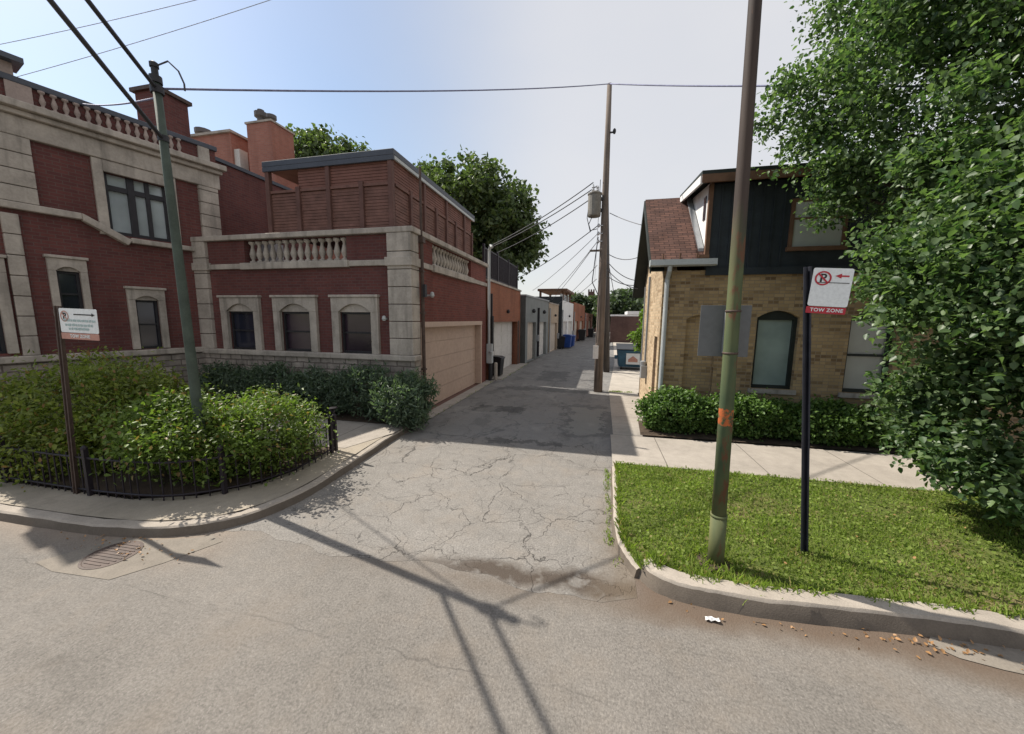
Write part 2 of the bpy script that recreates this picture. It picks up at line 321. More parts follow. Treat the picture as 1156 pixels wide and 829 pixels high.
# ------------------------------------------------------------------ objects
def tag(o, label=None, cat=None, group=None, kind=None):
    if label: o['label'] = label
    if cat: o['category'] = cat
    if group: o['group'] = group
    if kind: o['kind'] = kind
    return o
def thing(name, label, cat, loc=(0, 0, 0), group=None):
    o = bpy.data.objects.new(name, None); o.empty_display_size = .1; col.objects.link(o); o.location = loc
    return tag(o, label, cat, group)
def base_of(o):
    v = Vector((0, 0, 0))
    while o is not None: v += o.location; o = o.parent
    return v
class MB:
    """collects pieces in world coordinates and links them as ONE mesh object"""
    def __init__(s, xf=None): s.v, s.f, s.mi, s.xf = [], [], [], xf
    def raw(s, vs, fs, mi=0):
        o = len(s.v)
        s.v += [tuple(s.xf @ Vector(v)) if s.xf else tuple(v) for v in vs]
        s.f += [tuple(i + o for i in f) for f in fs]; s.mi += [mi] * len(fs); return s
    def box(s, x0, x1, y0, y1, z0, z1, mi=0):
        x0, x1 = sorted((x0, x1)); y0, y1 = sorted((y0, y1)); z0, z1 = sorted((z0, z1))
        return s.raw([(x0, y0, z0), (x1, y0, z0), (x1, y1, z0), (x0, y1, z0), (x0, y0, z1), (x1, y0, z1), (x1, y1, z1), (x0, y1, z1)],
                     [(0, 3, 2, 1), (4, 5, 6, 7), (0, 1, 5, 4), (1, 2, 6, 5), (2, 3, 7, 6), (3, 0, 4, 7)], mi)
    def prism(s, poly, axis, a, b, mi=0):
        """poly of (p, q) pushed along axis from a to b; x: (y,z)  y: (x,z)  z: (x,y)"""
        def P(p, q, t): return (t, p, q) if axis == 'x' else (p, t, q) if axis == 'y' else (p, q, t)
        n = len(poly); vs = [P(*c, a) for c in poly] + [P(*c, b) for c in poly]
        return s.raw(vs, [tuple(range(n))[::-1], tuple(range(n, 2 * n))] + [(i, (i + 1) % n, n + (i + 1) % n, n + i) for i in range(n)], mi)
    def tube(s, pts, rs, seg=10, mi=0, cap=True):
        pts = [Vector(p) for p in pts]; n = len(pts)
        if not hasattr(rs, '__len__'): rs = [rs] * n
        vs, fs = [], []; prev = None
        for i, p in enumerate(pts):
            d = (pts[min(i + 1, n - 1)] - pts[max(i - 1, 0)]).normalized()
            if prev is None:
                a = d.orthogonal().normalized()
            else:
                a = (prev - d * prev.dot(d)).normalized()
            prev = a; b = d.cross(a)
            for k in range(seg):
                t = 2 * math.pi * k / seg; vs.append(p + (a * math.cos(t) + b * math.sin(t)) * rs[i])
        for i in range(n - 1):
            for k in range(seg):
                k2 = (k + 1) % seg; fs.append((i * seg + k, i * seg + k2, (i + 1) * seg + k2, (i + 1) * seg + k))
        if cap: fs += [tuple(range(seg))[::-1], tuple((n - 1) * seg + k for k in range(seg))]
        return s.raw(vs, fs, mi)
    def lathe(s, prof, c, seg=14, mi=0):
        """prof of (radius, z) about a vertical axis at c"""
        vs, fs = [], []; n = len(prof)
        for r, z in prof:
            for k in range(seg):
                t = 2 * math.pi * k / seg; vs.append((c[0] + r * math.cos(t), c[1] + r * math.sin(t), c[2] + z))
        for i in range(n - 1):
            for k in range(seg):
                k2 = (k + 1) % seg; fs.append((i * seg + k, i * seg + k2, (i + 1) * seg + k2, (i + 1) * seg + k))
        fs += [tuple(range(seg))[::-1], tuple((n - 1) * seg + k for k in range(seg))]
        return s.raw(vs, fs, mi)
    def wall(s, axis, at, back, u0, u1, z0, z1, holes=(), mi=0):
        """wall with real openings; axis 'y': face at y=at running in x; 'x': face at x=at running in y"""
        us = sorted({u0, u1, *[h[0] for h in holes], *[h[1] for h in holes]}); zs = sorted({z0, z1, *[h[2] for h in holes], *[h[3] for h in holes]})
        def P(u, w, z): return (u, w, z) if axis == 'y' else (w, u, z)
        for i in range(len(us) - 1):
            for j in range(len(zs) - 1):
                cu, cz = (us[i] + us[i + 1]) / 2, (zs[j] + zs[j + 1]) / 2
                if any(h[0] < cu < h[1] and h[2] < cz < h[3] for h in holes): continue
                for w in (at, back):
                    s.raw([P(us[i], w, zs[j]), P(us[i + 1], w, zs[j]), P(us[i + 1], w, zs[j + 1]), P(us[i], w, zs[j + 1])], [(0, 1, 2, 3)], mi)
        def strip(a, b): s.raw([P(a[0], at, a[1]), P(b[0], at, b[1]), P(b[0], back, b[1]), P(a[0], back, a[1])], [(0, 1, 2, 3)], mi)
        for h in list(holes) + [(u0, u1, z0, z1)]:
            c = [(h[0], h[2]), (h[1], h[2]), (h[1], h[3]), (h[0], h[3])]
            for k in range(4): strip(c[k], c[(k + 1) % 4])
        return s
    def build(s, name, mat, parent=None, smooth=False, recalc=True, bevel=0.0):
        me = bpy.data.meshes.new(name); b = base_of(parent) if parent else Vector((0, 0, 0))
        me.from_pydata([(v[0] - b.x, v[1] - b.y, v[2] - b.z) for v in s.v], [], s.f)
        for m in (mat if isinstance(mat, (list, tuple)) else [mat]): me.materials.append(M[m] if isinstance(m, str) else m)
        me.polygons.foreach_set('material_index', s.mi)
        if recalc:
            bm = bmesh.new(); bm.from_mesh(me); bmesh.ops.recalc_face_normals(bm, faces=bm.faces); bm.to_mesh(me); bm.free()
        if smooth:
            me.polygons.foreach_set('use_smooth', [True] * len(me.polygons))
        me.update()
        o = bpy.data.objects.new(name, me); col.objects.link(o); o.parent = parent
        if bevel:
            bv = o.modifiers.new('edge', 'BEVEL'); bv.width = bevel; bv.segments = 2; bv.limit_method = 'ANGLE'; bv.angle_limit = R_(40)
        return o

def structure(name, mb, mat, **k): return tag(mb.build(name, mat, **k), kind='structure')
def sheet(name, poly, z, mat):
    return structure(name, MB().raw([(x, y, z) for x, y in poly], [tuple(range(len(poly)))]), mat)
def resample(path, step):
    out = [Vector(path[0])]
    for a, b in zip(path, path[1:]):
        a, b = Vector(a), Vector(b); n = max(1, int((b - a).length / step))
        out += [a + (b - a) * (i / n) for i in range(1, n + 1)]
    return out
def smooth_path(path, it=3):
    p = [Vector(q) for q in path]
    for _ in range(it):
        q = [p[0]]
        for a, b in zip(p, p[1:]): q += [a * .75 + b * .25, a * .25 + b * .75]
        p = q + [p[-1]]
    return p
def offset(path, d):
    out = []
    for i, p in enumerate(path):
        t = (path[min(i + 1, len(path) - 1)] - path[max(i - 1, 0)]).normalized(); out.append(p + Vector((-t.y, t.x)) * d)
    return out
def text_mesh(name, s, size, mat, parent, mtx):
    cu = bpy.data.curves.new(name, 'FONT'); cu.body = s; cu.size = size; cu.extrude = .0015; cu.align_x = 'CENTER'; cu.align_y = 'CENTER'; cu.space_character = 1.1; cu.offset = size * .02
    t = bpy.data.objects.new(name, cu); col.objects.link(t); bpy.context.view_layer.update()
    me = bpy.data.meshes.new_from_object(t.evaluated_get(bpy.context.evaluated_depsgraph_get()))
    bpy.data.objects.remove(t); me.transform(mtx); b = base_of(parent); me.transform(Matrix.Translation(-b))
    me.materials.clear(); me.materials.append(M[mat])
    o = bpy.data.objects.new(name, me); col.objects.link(o); o.parent = parent; return o

# ------------------------------------------------------------------ foliage
def leaf_mesh(name, P, size, mat, parent, up=.5, droop=.35, width=.36, jitter=.45, dirs=None):
    """one kite-shaped, slightly folded leaf at every point of P"""
    n = len(P); P = np.asarray(P, float)
    if parent is not None:
        b = base_of(parent); P = P - np.array([b.x, b.y, b.z])
    d = rng.normal(size=(n, 3)) if dirs is None else dirs + rng.normal(size=(n, 3)) * .35
    d[:, 2] -= droop; d /= np.linalg.norm(d, axis=1)[:, None]
    nn = rng.normal(size=(n, 3)); nn[:, 2] += up * 3; nn -= (nn * d).sum(1)[:, None] * d; nn /= np.linalg.norm(nn, axis=1)[:, None] + 1e-9
    s = np.cross(d, nn); L = (size * (1 + rng.uniform(-jitter, jitter, n)))[:, None]
    V = np.empty((n, 6, 3)); w = L * width; dr = nn * L
    V[:, 0] = P; V[:, 1] = P + d * L * .30 - s * w * .92 + dr * .07; V[:, 2] = P + d * L * .68 - s * w * .66 + dr * .03
    V[:, 3] = P + d * L - dr * .10; V[:, 4] = P + d * L * .68 + s * w * .66 + dr * .03; V[:, 5] = P + d * L * .30 + s * w * .92 + dr * .07
    i = np.arange(n)[:, None] * 6; F = np.concatenate([i + np.array([[0, 3, 2, 1]]), i + np.array([[0, 5, 4, 3]])], 1).reshape(-1)
    me = bpy.data.meshes.new(name); me.vertices.add(n * 6); me.vertices.foreach_set('co', V.reshape(-1))
    me.loops.add(len(F)); me.loops.foreach_set('vertex_index', F.astype(np.int32)); nf = len(F) // 4
    me.polygons.add(nf); me.polygons.foreach_set('loop_start', np.arange(nf, dtype=np.int32) * 4); me.polygons.foreach_set('loop_total', np.full(nf, 4, np.int32))
    me.update(calc_edges=True); me.materials.append(M[mat])
    o = bpy.data.objects.new(name, me); col.objects.link(o); o.parent = parent; return o
def ball_points(c, r, n, shell=.55):
    d = rng.normal(size=(n, 3)); d /= np.linalg.norm(d, axis=1)[:, None]
    return np.array(c) + d * (shell + (1 - shell) * rng.random((n, 1)) ** .6) * np.array(r)
def lumpy(c, r, lumps, per, lump_r, zmin=None, shell=.6, flat=.8):
    """leaf clumps spread over an ellipsoid: light and dark sides, gaps between"""
    out = []
    cs = ball_points(c, r, lumps, shell)
    for q in cs:
        k = lump_r * rng.uniform(.5, 1.4)
        pts = q + np.clip(rng.normal(size=(per, 3)), -1.7, 1.7) * np.array([k, k, k * flat]) * .55
        out.append(pts)
    P = np.concatenate(out)
    return (P[P[:, 2] > zmin] if zmin is not None else P), cs
def bush(name, label, cat, base, c, r, lumps, per, lump_r, size, mat, group=None, stems=True, **kw):
    t = thing(name, label, cat, base, group)
    P, cs = lumpy(c, r, lumps, per, lump_r, base[2] + .02)
    sh = ball_points(c, [q * 1.12 for q in r], lumps // 5, .96); sh = sh[sh[:, 2] > c[2]]
    P = np.concatenate([P] + [q + np.linspace(-.5, .6, 16)[:, None] * np.array([(q[0] - c[0]) * .18, (q[1] - c[1]) * .18, .16]) + rng.normal(size=(16, 3)) * .035 for q in sh])
    leaf_mesh('foliage', P, size, mat, t, **kw)
    if stems:
        s = MB()
        for q in cs[:12]:
            m = Vector(base).lerp(Vector(q), .5) + Vector((random.uniform(-.1, .1), random.uniform(-.1, .1), .05))
            s.tube([base, m, tuple(q)], [.022, .015, .006], 5)
        s.build('stem', 'bark', t, recalc=False)
    return t
def tree(name, label, base, top, crown, mat, size, group=None, tr=.25, limbs=10, shell=.5, **kw):
    """crown: list of (centre, radii, lumps, per, lump_r)"""
    t = thing(name, label, 'tree', base, group)
    allP, tips = [], []
    for c, r, lumps, per, lr in crown:
        P, cs = lumpy(c, r, lumps, per, lr, base[2] + .25, shell); allP.append(P); tips += list(cs)
    leaf_mesh('crown', np.concatenate(allP), size, mat, t, **kw)
    s = MB(); B = Vector(base); T = Vector(top)
    s.tube([B, B.lerp(T, .3) + Vector((.05, .03, 0)), B.lerp(T, .65) - Vector((.06, .02, 0)), T], [tr * 1.25, tr * .9, tr * .6, tr * .2], 10)
    for q in random.sample(tips, min(limbs, len(tips))):
        q = Vector(q); h = max(.25, min(.9, (q.z - B.z) / max(.1, T.z - B.z) - .2)); a = B.lerp(T, h)
        s.tube([a, a.lerp(q, .5) + Vector((0, 0, .15)), q], [tr * .45 * (1.1 - h * .6), tr * .22, tr * .05], 6)
    s.build('trunk', 'bark', t, smooth=True, recalc=False)
    return t

# ================================================================== SETTING
structure('ground', MB().raw([(-300, -300, -.06), (300, -300, -.06), (300, 400, -.06), (-300, 400, -.06)], [(0, 1, 2, 3)]), 'ground', recalc=False)
sheet('street', [(-60, -9), (60, -9), (60, 4.2), (-60, 4.2)], 0.0, 'street')
mouth = [(-4.3 + 4.75 * i / 60, 3.10 + .07 * math.sin(i * .22) - .03 * math.sin(i * .7) + random.uniform(-.012, .012)) for i in range(61)]
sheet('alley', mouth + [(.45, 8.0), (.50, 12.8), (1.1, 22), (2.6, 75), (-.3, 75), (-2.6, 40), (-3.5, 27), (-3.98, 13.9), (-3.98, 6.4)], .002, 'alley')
sheet('parking_lot', [(.46, 12.95), (14, 12.95), (14, 42), (1.75, 42), (1.05, 22)], .011, 'lot')
sheet('side_path', [(.42, 7.8), (1.42, 7.8), (1.42, 12.94), (.48, 12.94)], .012, 'apron')
sheet('garage_apron', [(-4.32, 7.2), (-3.96, 7.2), (-3.95, 14.0), (-4.32, 14.0)], .016, 'apron')
structure('far_apron', MB().box(-4.6, -3.75, 14.25, 19.9, -.02, .03), 'apron')

def kerb(name, path, w, h, mat='kerb', lean=.03):
    p = resample(smooth_path([Vector(q) for q in path]), .10)
    prof = [(0, -.03), (lean, h * .82), (lean + .018, h * .97), (lean + .045, h), (w, h + .004), (w, -.03)]
    vs, fs, mi = [], [], []; n = len(p); m = len(prof); offs = [offset(p, d) for d, _ in prof]
    for i in range(n):
        ch = .004 * math.sin(i * .7) + random.uniform(-.003, .003); joint = i % 17 == 8
        for k in range(m):
            q = offs[k][i]; z = prof[k][1]; r = .005 if k < 4 else 0
            vs.append((q.x + random.uniform(-r, r), q.y + random.uniform(-r, r), z + (ch if 0 < k < 5 else 0) - (.007 if joint and 0 < k < 5 else 0)))
    for i in range(n - 1):
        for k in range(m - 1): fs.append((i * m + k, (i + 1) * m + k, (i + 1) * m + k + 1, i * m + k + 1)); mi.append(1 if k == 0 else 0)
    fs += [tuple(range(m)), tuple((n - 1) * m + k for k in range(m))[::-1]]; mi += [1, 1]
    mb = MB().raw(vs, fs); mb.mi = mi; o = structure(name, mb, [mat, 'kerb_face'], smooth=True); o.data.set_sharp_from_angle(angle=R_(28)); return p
left_path = [(-40, 2.2), (-12, 2.48), (-6.95, 2.59), (-5.55, 2.65), (-4.75, 2.78), (-4.12, 3.1), (-3.80, 3.8), (-3.86, 5.0), (-3.95, 6.1), (-3.97, 7.1)]
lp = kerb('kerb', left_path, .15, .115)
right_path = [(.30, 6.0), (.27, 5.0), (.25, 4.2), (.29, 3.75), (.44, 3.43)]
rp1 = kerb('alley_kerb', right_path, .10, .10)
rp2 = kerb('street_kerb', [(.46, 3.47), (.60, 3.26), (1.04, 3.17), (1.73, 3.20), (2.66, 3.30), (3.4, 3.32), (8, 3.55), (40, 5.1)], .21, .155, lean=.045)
# concrete corner between the kerb and the fence
inner = [(q.x, q.y) for q in offset(lp, .145)]
sheet('corner_walk', inner + [(-4.35, 6.6), (-4.6, 5.4), (-4.48, 4.5), (-4.6, 4.0), (-5.05, 3.5), (-5.8, 3.2), (-8, 3.15), (-40, 2.9)], .128, 'corner_walk')
# planted bed behind the fence, footway behind it, bed along the house
sheet('garden_bed', [(-40, 2.95), (-8, 3.2), (-5.8, 3.25), (-5.08, 3.55), (-4.64, 4.05), (-4.52, 4.5), (-4.62, 5.45), (-40, 5.3)], .140, 'soil')
sheet('footway', [(-40, 5.2), (-4.4, 5.5), (-4.02, 6.5), (-4.02, 7.1), (-40, 6.95)], .134, 'walk')
sheet('planting_bed', [(-40, 6.9), (-3.97, 7.02), (-3.97, 7.95), (-40, 7.95)], .145, 'soil')
# right: footway, lawn, bed under the hedge
sheet('sidewalk', [(.34, 6.12), (40, 7.0), (40, 9.0), (.36, 7.84)], .055, 'walk')
sheet('hedge_bed', [(.98, 7.92), (14, 8.2), (14, 9.1), (1.05, 9.1)], .075, 'soil')
a1 = [(q.x, q.y) for q in offset(rp1, .09)]; a2 = [(q.x, q.y) for q in offset(rp2, .20)]
lawn_poly = a1 + [p for p in a2 if p[0] > .72] + [(40, 6.97), (.40, 6.10)]
sheet('lawn', lawn_poly, .115, 'lawn')
# gutter pan and drain surround
sheet('gutter_slab', [(-5.45, 2.2), (-5.1, 2.15), (-4.7, 2.18), (-4.42, 2.2), (-4.2, 2.5), (-3.98, 2.93), (-4.2, 3.0), (-4.35, 2.9), (-4.75, 2.76), (-5.15, 2.70), (-5.3, 2.45)], .004, 'slab')
sheet('gutter_pan', [(2.62, 3.22), (2.75, 3.13), (2.98, 3.09), (3.4, 3.06), (9, 3.25), (9, 3.62), (3.4, 3.34), (2.7, 3.31)], .006, 'slab')
dr = thing('storm_drain', 'rusty round ribbed drain cover set in the pale gutter slab', 'drain', (-4.92, 2.43, .006))
MB().lathe([(.235, 0), (.235, .004), (.215, .005), (.21, .003)], (-4.86, 2.47, .004), 28).build('drain_frame', 'rusty_metal', dr)
g_ = MB().lathe([(.208, 0), (.208, .003), (.02, .004)], (-4.86, 2.47, .004), 28)
for i in range(9):
    y = 2.31 + i * .04; hw2 = math.sqrt(max(.0, .19 ** 2 - (y - 2.47) ** 2))
    if hw2 > .04: g_.box(-4.86 - hw2, -4.86 + hw2, y - .007, y + .007, .0085, .0125)
g_.build('grate', 'rusty_metal', dr)
dr.rotation_euler.z = .05
# grass, weeds at the kerbs, fallen leaves (stuff)
def inside(P, poly):
    x, y = P[:, 0], P[:, 1]; c = np.zeros(len(P), bool)
    for (x1, y1), (x2, y2) in zip(poly, poly[1:] + poly[:1]):
        if y1 == y2: continue
        c ^= ((y1 > y) != (y2 > y)) & (x < (x2 - x1) * (y - y1) / (y2 - y1) + x1)
    return c
def blades(name, P, h, w, mat, kind='stuff', lean=.45):
    n = len(P); a = rng.uniform(0, 2 * np.pi, n); L = h * rng.uniform(.5, 1.3, n); b = a + rng.uniform(-.8, .8, n) + 1.57
    side = np.stack([np.cos(a), np.sin(a), np.zeros(n)], 1) * (w * rng.uniform(.7, 1.4, n))[:, None]
    tip = np.stack([np.cos(b) * lean * L, np.sin(b) * lean * L, L], 1) * rng.uniform(.7, 1.0, (n, 1)); tip[:, :2] *= rng.uniform(.2, 2.0, (n, 1))
    V = np.empty((n, 4, 3)); V[:, 0] = P - side; V[:, 1] = P + side; V[:, 2] = P + tip * .55 * np.array([.6, .6, 1.15]) + side * .6; V[:, 3] = P + tip
    i = np.arange(n)[:, None] * 4; F = np.concatenate([i + np.array([[0, 1, 2]]), i + np.array([[0, 2, 3]])], 1).reshape(-1).astype(np.int32)
    me = bpy.data.meshes.new(name); me.vertices.add(n * 4); me.vertices.foreach_set('co', V.reshape(-1))
    me.loops.add(len(F)); me.loops.foreach_set('vertex_index', F); nf = len(F) // 3; me.polygons.add(nf)
    me.polygons.foreach_set('loop_start', np.arange(nf, dtype=np.int32) * 3); me.polygons.foreach_set('loop_total', np.full(nf, 3, np.int32))
    me.update(calc_edges=True); me.materials.append(M[mat]); o = bpy.data.objects.new(name, me); col.objects.link(o); return tag(o, kind=kind)
P = np.stack([rng.uniform(.33, 9.0, 150000), rng.uniform(3.4, 6.75, 150000), np.full(150000, .112)], 1)
P = P[inside(P, lawn_poly)]
bare = np.zeros(len(P))
for cx_, cy_, r_, k_ in ((3.6, 5.4, .5, .97), (4.1, 4.6, .55, .93), (2.5, 5.7, .3, .85), (3.1, 4.2, .28, .8), (1.6, 3.85, .3, .85), (4.7, 5.6, .5, .9), (1.5, 3.75, .25, .6), (5.3, 5.3, .8, .8), (2.9, 5.0, .3, .4), (4.9, 4.1, .4, .5), (.9, 5.2, .25, .4)):
    bare = np.maximum(bare, k_ * np.exp(-((P[:, 0] - cx_) ** 2 + (P[:, 1] - cy_) ** 2) / r_ ** 2))
bare = np.maximum(bare, np.clip(.35 + .5 * np.sin(P[:, 0] * 2.3 + 1.3 * np.sin(P[:, 1] * 3.1)) * np.sin(P[:, 1] * 2.9 + P[:, 0] * 1.1), 0, .7))
P = P[rng.random(len(P)) > bare]
blades('grass', P, .044, .0045, 'grass_blade')
Pc = np.stack([rng.uniform(.4, 8.0, 9000), rng.uniform(3.5, 6.5, 9000), rng.uniform(.135, .16, 9000)], 1); Pc = Pc[inside(Pc, lawn_poly)]
tag(leaf_mesh('clover_leaves', Pc, .028, 'grass_blade', None, up=1.5, width=.5), kind='stuff')
w1 = []
for (x0, y0, x1, y1, n, s) in ((.26, 6.0, .22, 3.9, 330, .028), (.36, 3.6, .55, 3.4, 300, .05), (-4.0, 13.8, -3.96, 8.3, 160, .03), (.48, 12.9, 1.2, 13.0, 420, .06), (-3.75, 14.2, -3.72, 19.8, 260, .05)):
    t = rng.random(n)[:, None]; q = np.array([[x0, y0]]) * (1 - t) + np.array([[x1, y1]]) * t + rng.normal(size=(n, 2)) * s
    keep = np.sin(q[:, 1] * 7) + np.sin(q[:, 0] * 11) > -.4; w1.append(np.c_[q, np.full(n, .006)][keep])
e_ = offset(rp2, .205); e_ = np.array([[q.x, q.y] for q in e_ if q.x < 8]); k_ = rng.integers(0, len(e_), 2600); q = e_[k_] + rng.normal(size=(2600, 2)) * .03; q = q[np.sin(q[:, 0] * 5) + np.sin(q[:, 0] * 13 + 1) > -.9]
tuft = np.array([[1.22, 3.69]]) + rng.normal(size=(500, 2)) * .16
e2 = np.array([[p_.x, p_.y] for p_ in offset(rp1, .10)]); q2e = e2[rng.integers(0, len(e2), 900)] + rng.normal(size=(900, 2)) * .02
blades('edge_grass', np.concatenate([np.c_[q, np.full(len(q), .135)], np.c_[tuft, np.full(len(tuft), .115)], np.c_[q2e, np.full(len(q2e), .105)]]), .085, .005, 'grass_blade')
blades('weeds', np.concatenate(w1), .055, .005, 'grass_blade')
n = 45; q = np.c_[rng.normal(2.75, .28, n), rng.normal(3.22, .045, n), np.full(n, .014)]
n2 = 60; q2 = np.c_[rng.uniform(.7, 5.5, n2), rng.normal(3.2, .08, n2), np.full(n2, .014)]
q3 = np.c_[rng.normal(-4.9, .35, 70), rng.normal(2.6, .08, 70), np.full(70, .016)]; q4 = np.c_[rng.uniform(1, 6, 130), rng.uniform(3.6, 6.1, 130), np.full(130, .15)][:40]
tag(leaf_mesh('fallen_leaves', np.concatenate([q, q2, q3, q4]), .028, 'dead_leaf', None, up=2, droop=0), kind='stuff')

# ================================================================== RED BRICK CORNER BUILDING
b = thing('brick_building', 'dark red brick building with limestone trim, stone balustrades and a slatted roof terrace', 'building', (-7.5, 8, 0))
X1 = -4.30; YF = 7.95
wins = [(-9.75, -8.87), (-8.03, -7.12), (-6.27, -5.37)]
w = MB()
BX = (-9.07, -6.01)      # balustrade opening, front
w.wall('y', YF, YF + .3, -10.75, X1 - .002, 1.5, 4.44, [(a, c, 1.6, 2.84) for a, c in wins] + [(BX[0], BX[1], 3.86, 4.43)])
w.wall('x', X1, X1 - .3, YF + .002, 13.8, 0, 4.44, [(8.32, 13.25, 0.0001, 2.36), (9.1, 12.1, 3.86, 4.43)], 1)
w.wall('y', 13.8, 13.5, -10.7, X1 - .303, 0, 4.44, [], 1)
w.build('wall', ['red_brick', 'side_red_brick'], b)
MB().box(-10.4, -4.62, 8.26, 13.49, 3.72, 3.82).build('terrace_floor', 'slate_flashing', b)
MB().box(-10.7, X1 + .07, YF - .07, YF + .25, 0, 1.46).build('stone_base', 'rough_stone', b)
MB().box(-10.7, X1 + .12, YF - .14, YF + .2, 1.462, 1.60).build('base_cap', 'limestone', b, bevel=.025)
cb = MB().box(-10.75, X1 + .1, YF - .1, YF + .38, 4.45, 4.58).box(X1 - .38, X1 + .1, YF + .383, 13.85, 4.45, 4.58); cb.build('coping', 'limestone', b, bevel=.02)
bb = MB().box(-10.3, -4.9, YF - .06, YF + .1, 3.72, 3.855).box(X1 - .1, X1 + .06, YF + .35, 13.8, 3.72, 3.855)
bb.build('band_course', 'limestone', b, bevel=.015)
qn = MB()
for k in range(7):
    z0 = 1.605 + k * .405; z1 = min(z0 + .39, 4.445) if k < 6 else 4.445
    qn.box(-4.87, X1 + .05, YF - .09, YF + .30, z0, z1)
qn.box(-4.92, X1 + .09, YF - .13, YF + .33, 3.70, 3.90)
qn.build('corner_quoin', 'limestone', b, bevel=.012)
q2_ = MB()
for k in range(7):
    z0 = 1.605 + k * .405; z1 = min(z0 + .39, 4.445) if k < 6 else 4.445
    q2_.box(-10.72, -10.28, YF - .09, YF + .2, z0, z1)
q2_.box(-10.76, -10.22, YF - .13, YF + .2, 3.70, 3.90); q2_.build('pilaster', 'limestone', b, bevel=.012)
def arched_window(u0, u1, z0, zs, rise, fw, top, xf=None, at=YF, parent=b, gl='dark_glass'):
    """stone surround with a segmental arch over a dark sash; u runs along the wall, face at y=at"""
    m = MB(xf); m.box(u0 - fw, u0, at - .085, at + .02, z0, zs).box(u1, u1 + fw, at - .085, at + .02, z0, zs)
    uc = (u0 + u1) / 2; hw = (u1 - u0) / 2; arc = [(u0 + (u1 - u0) * i / 12, zs + rise * (1 - ((i - 6) / 6) ** 2)) for i in range(13)]
    m.prism([(u0 - fw, zs)] + arc + [(u1 + fw, zs), (u1 + fw, top), (u0 - fw, top)], 'y', at - .09, at + .02)
    m.box(u0 - fw - .03, u1 + fw + .03, at - .13, at + .02, top + .001, top + .06)
    s_ = m.build('window', 'limestone', parent, bevel=.008)
    MB(xf).prism(arc, 'y', at - .02, at + .05).build('tympanum', 'limestone', s_)
    p = MB(xf).box(u0 - .01, u1 + .01, at + .09, at + .12, z0, zs); p.build('pane', gl, s_)
    f = MB(xf); f.box(u0, u0 + .05, at + .04, at + .10, z0, zs).box(u1 - .05, u1, at + .04, at + .10, z0, zs).box(u0 + .05, u1 - .05, at + .04, at + .10, zs - .05, zs)
    f.box(u0 + .05, u1 - .05, at + .045, at + .10, z0, z0 + .05).box(u0 + .05, u1 - .05, at + .05, at + .10, (z0 + zs) / 2 - .02, (z0 + zs) / 2 + .02)
    f.build('sash', 'dark_metal', s_)
    return s_
for k, (a, c) in enumerate(wins): arched_window(a, c, 1.602, 2.62, .2, .2, 2.98, gl='maroon_glass' if k else 'dark_glass')
BAL = [(.085, 0), (.085, .05), (.045, .07), (.04, .10), (.075, .19), (.08, .24), (.055, .34), (.035, .42), (.04, .47), (.085, .50), (.085, .555)]
def balustrade(pts_front, parent, name='balustrade', scale=1.0, sill=None):
    m = MB(); m.box(*sill); o = m.build(name, 'limestone', parent, bevel=.01)
    for (x, y, z) in pts_front:
        MB().lathe([(r * scale, h * scale) for r, h in BAL], (x, y, z), 12).build('baluster', 'limestone', o, smooth=True)
balustrade([(BX[0] + .14 + i * (BX[1] - BX[0] - .28) / 13, YF + .12, 3.868) for i in range(14)], b, sill=(BX[0] - .08, BX[1] + .08, YF - .10, YF + .02, 3.70, 3.866))
balustrade([(X1 - .12, 9.1 + .14 + i * (3.0 - .28) / 13, 3.868) for i in range(14)], b, sill=(X1 - .02, X1 + .10, 9.02, 12.18, 3.70, 3.866))
# garage door
gd = MB()
for k in range(5): gd.box(X1 - .24, X1 - .20, 8.45, 13.12, .02 + k * .455, .02 + k * .455 + .447)
gd.box(X1 - .26, X1 - .225, 8.45, 13.12, .02, 2.26)
gdo = gd.build('garage_door', 'beige_paint', b)
MB().box(X1 - .25, X1 + .02, 8.325, 8.45, .02, 2.26).box(X1 - .25, X1 + .02, 13.12, 13.245, .02, 2.26).box(X1 - .25, X1 + .035, 8.325, 13.245, 2.262, 2.40).build('door_frame', 'beige_paint', gdo)
dp = MB().tube([(X1 + .10, 8.3, 4.3), (X1 + .10, 8.3, .15)], .045, 10).box(X1 + .03, X1 + .17, 8.23, 8.37, 4.28, 4.42)
dp.tube([(X1 + .10, 8.3, 6.0), (X1 + .10, 8.3, 4.45)], .03, 8)
for z in (1.2, 2.6, 3.6): dp.box(X1 + .0, X1 + .15, 8.24, 8.36, z, z + .04)
dp.build('downpipe', 'rusty_metal', b)
MB().box(X1 + .15, X1 + .22, 8.2, 8.3, 3.0, 3.3).build('alarm_box', 'dark_metal', b)
fl = MB().lathe([(.03, 0), (.06, .04), (.045, .12), (.02, .14)], (X1 + .14, 8.75, 3.02), 10).box(X1, X1 + .14, 8.73, 8.77, 3.05, 3.09); fl.build('floodlight', 'white_metal', b)
MB().lathe([(.03, 0), (.05, .04), (.04, .1), (.02, .12)], (-4.98, YF - .12, 2.42), 10).box(-5.0, -4.96, YF - .12, YF, 2.45, 2.49).build('floodlight', 'white_metal', b)
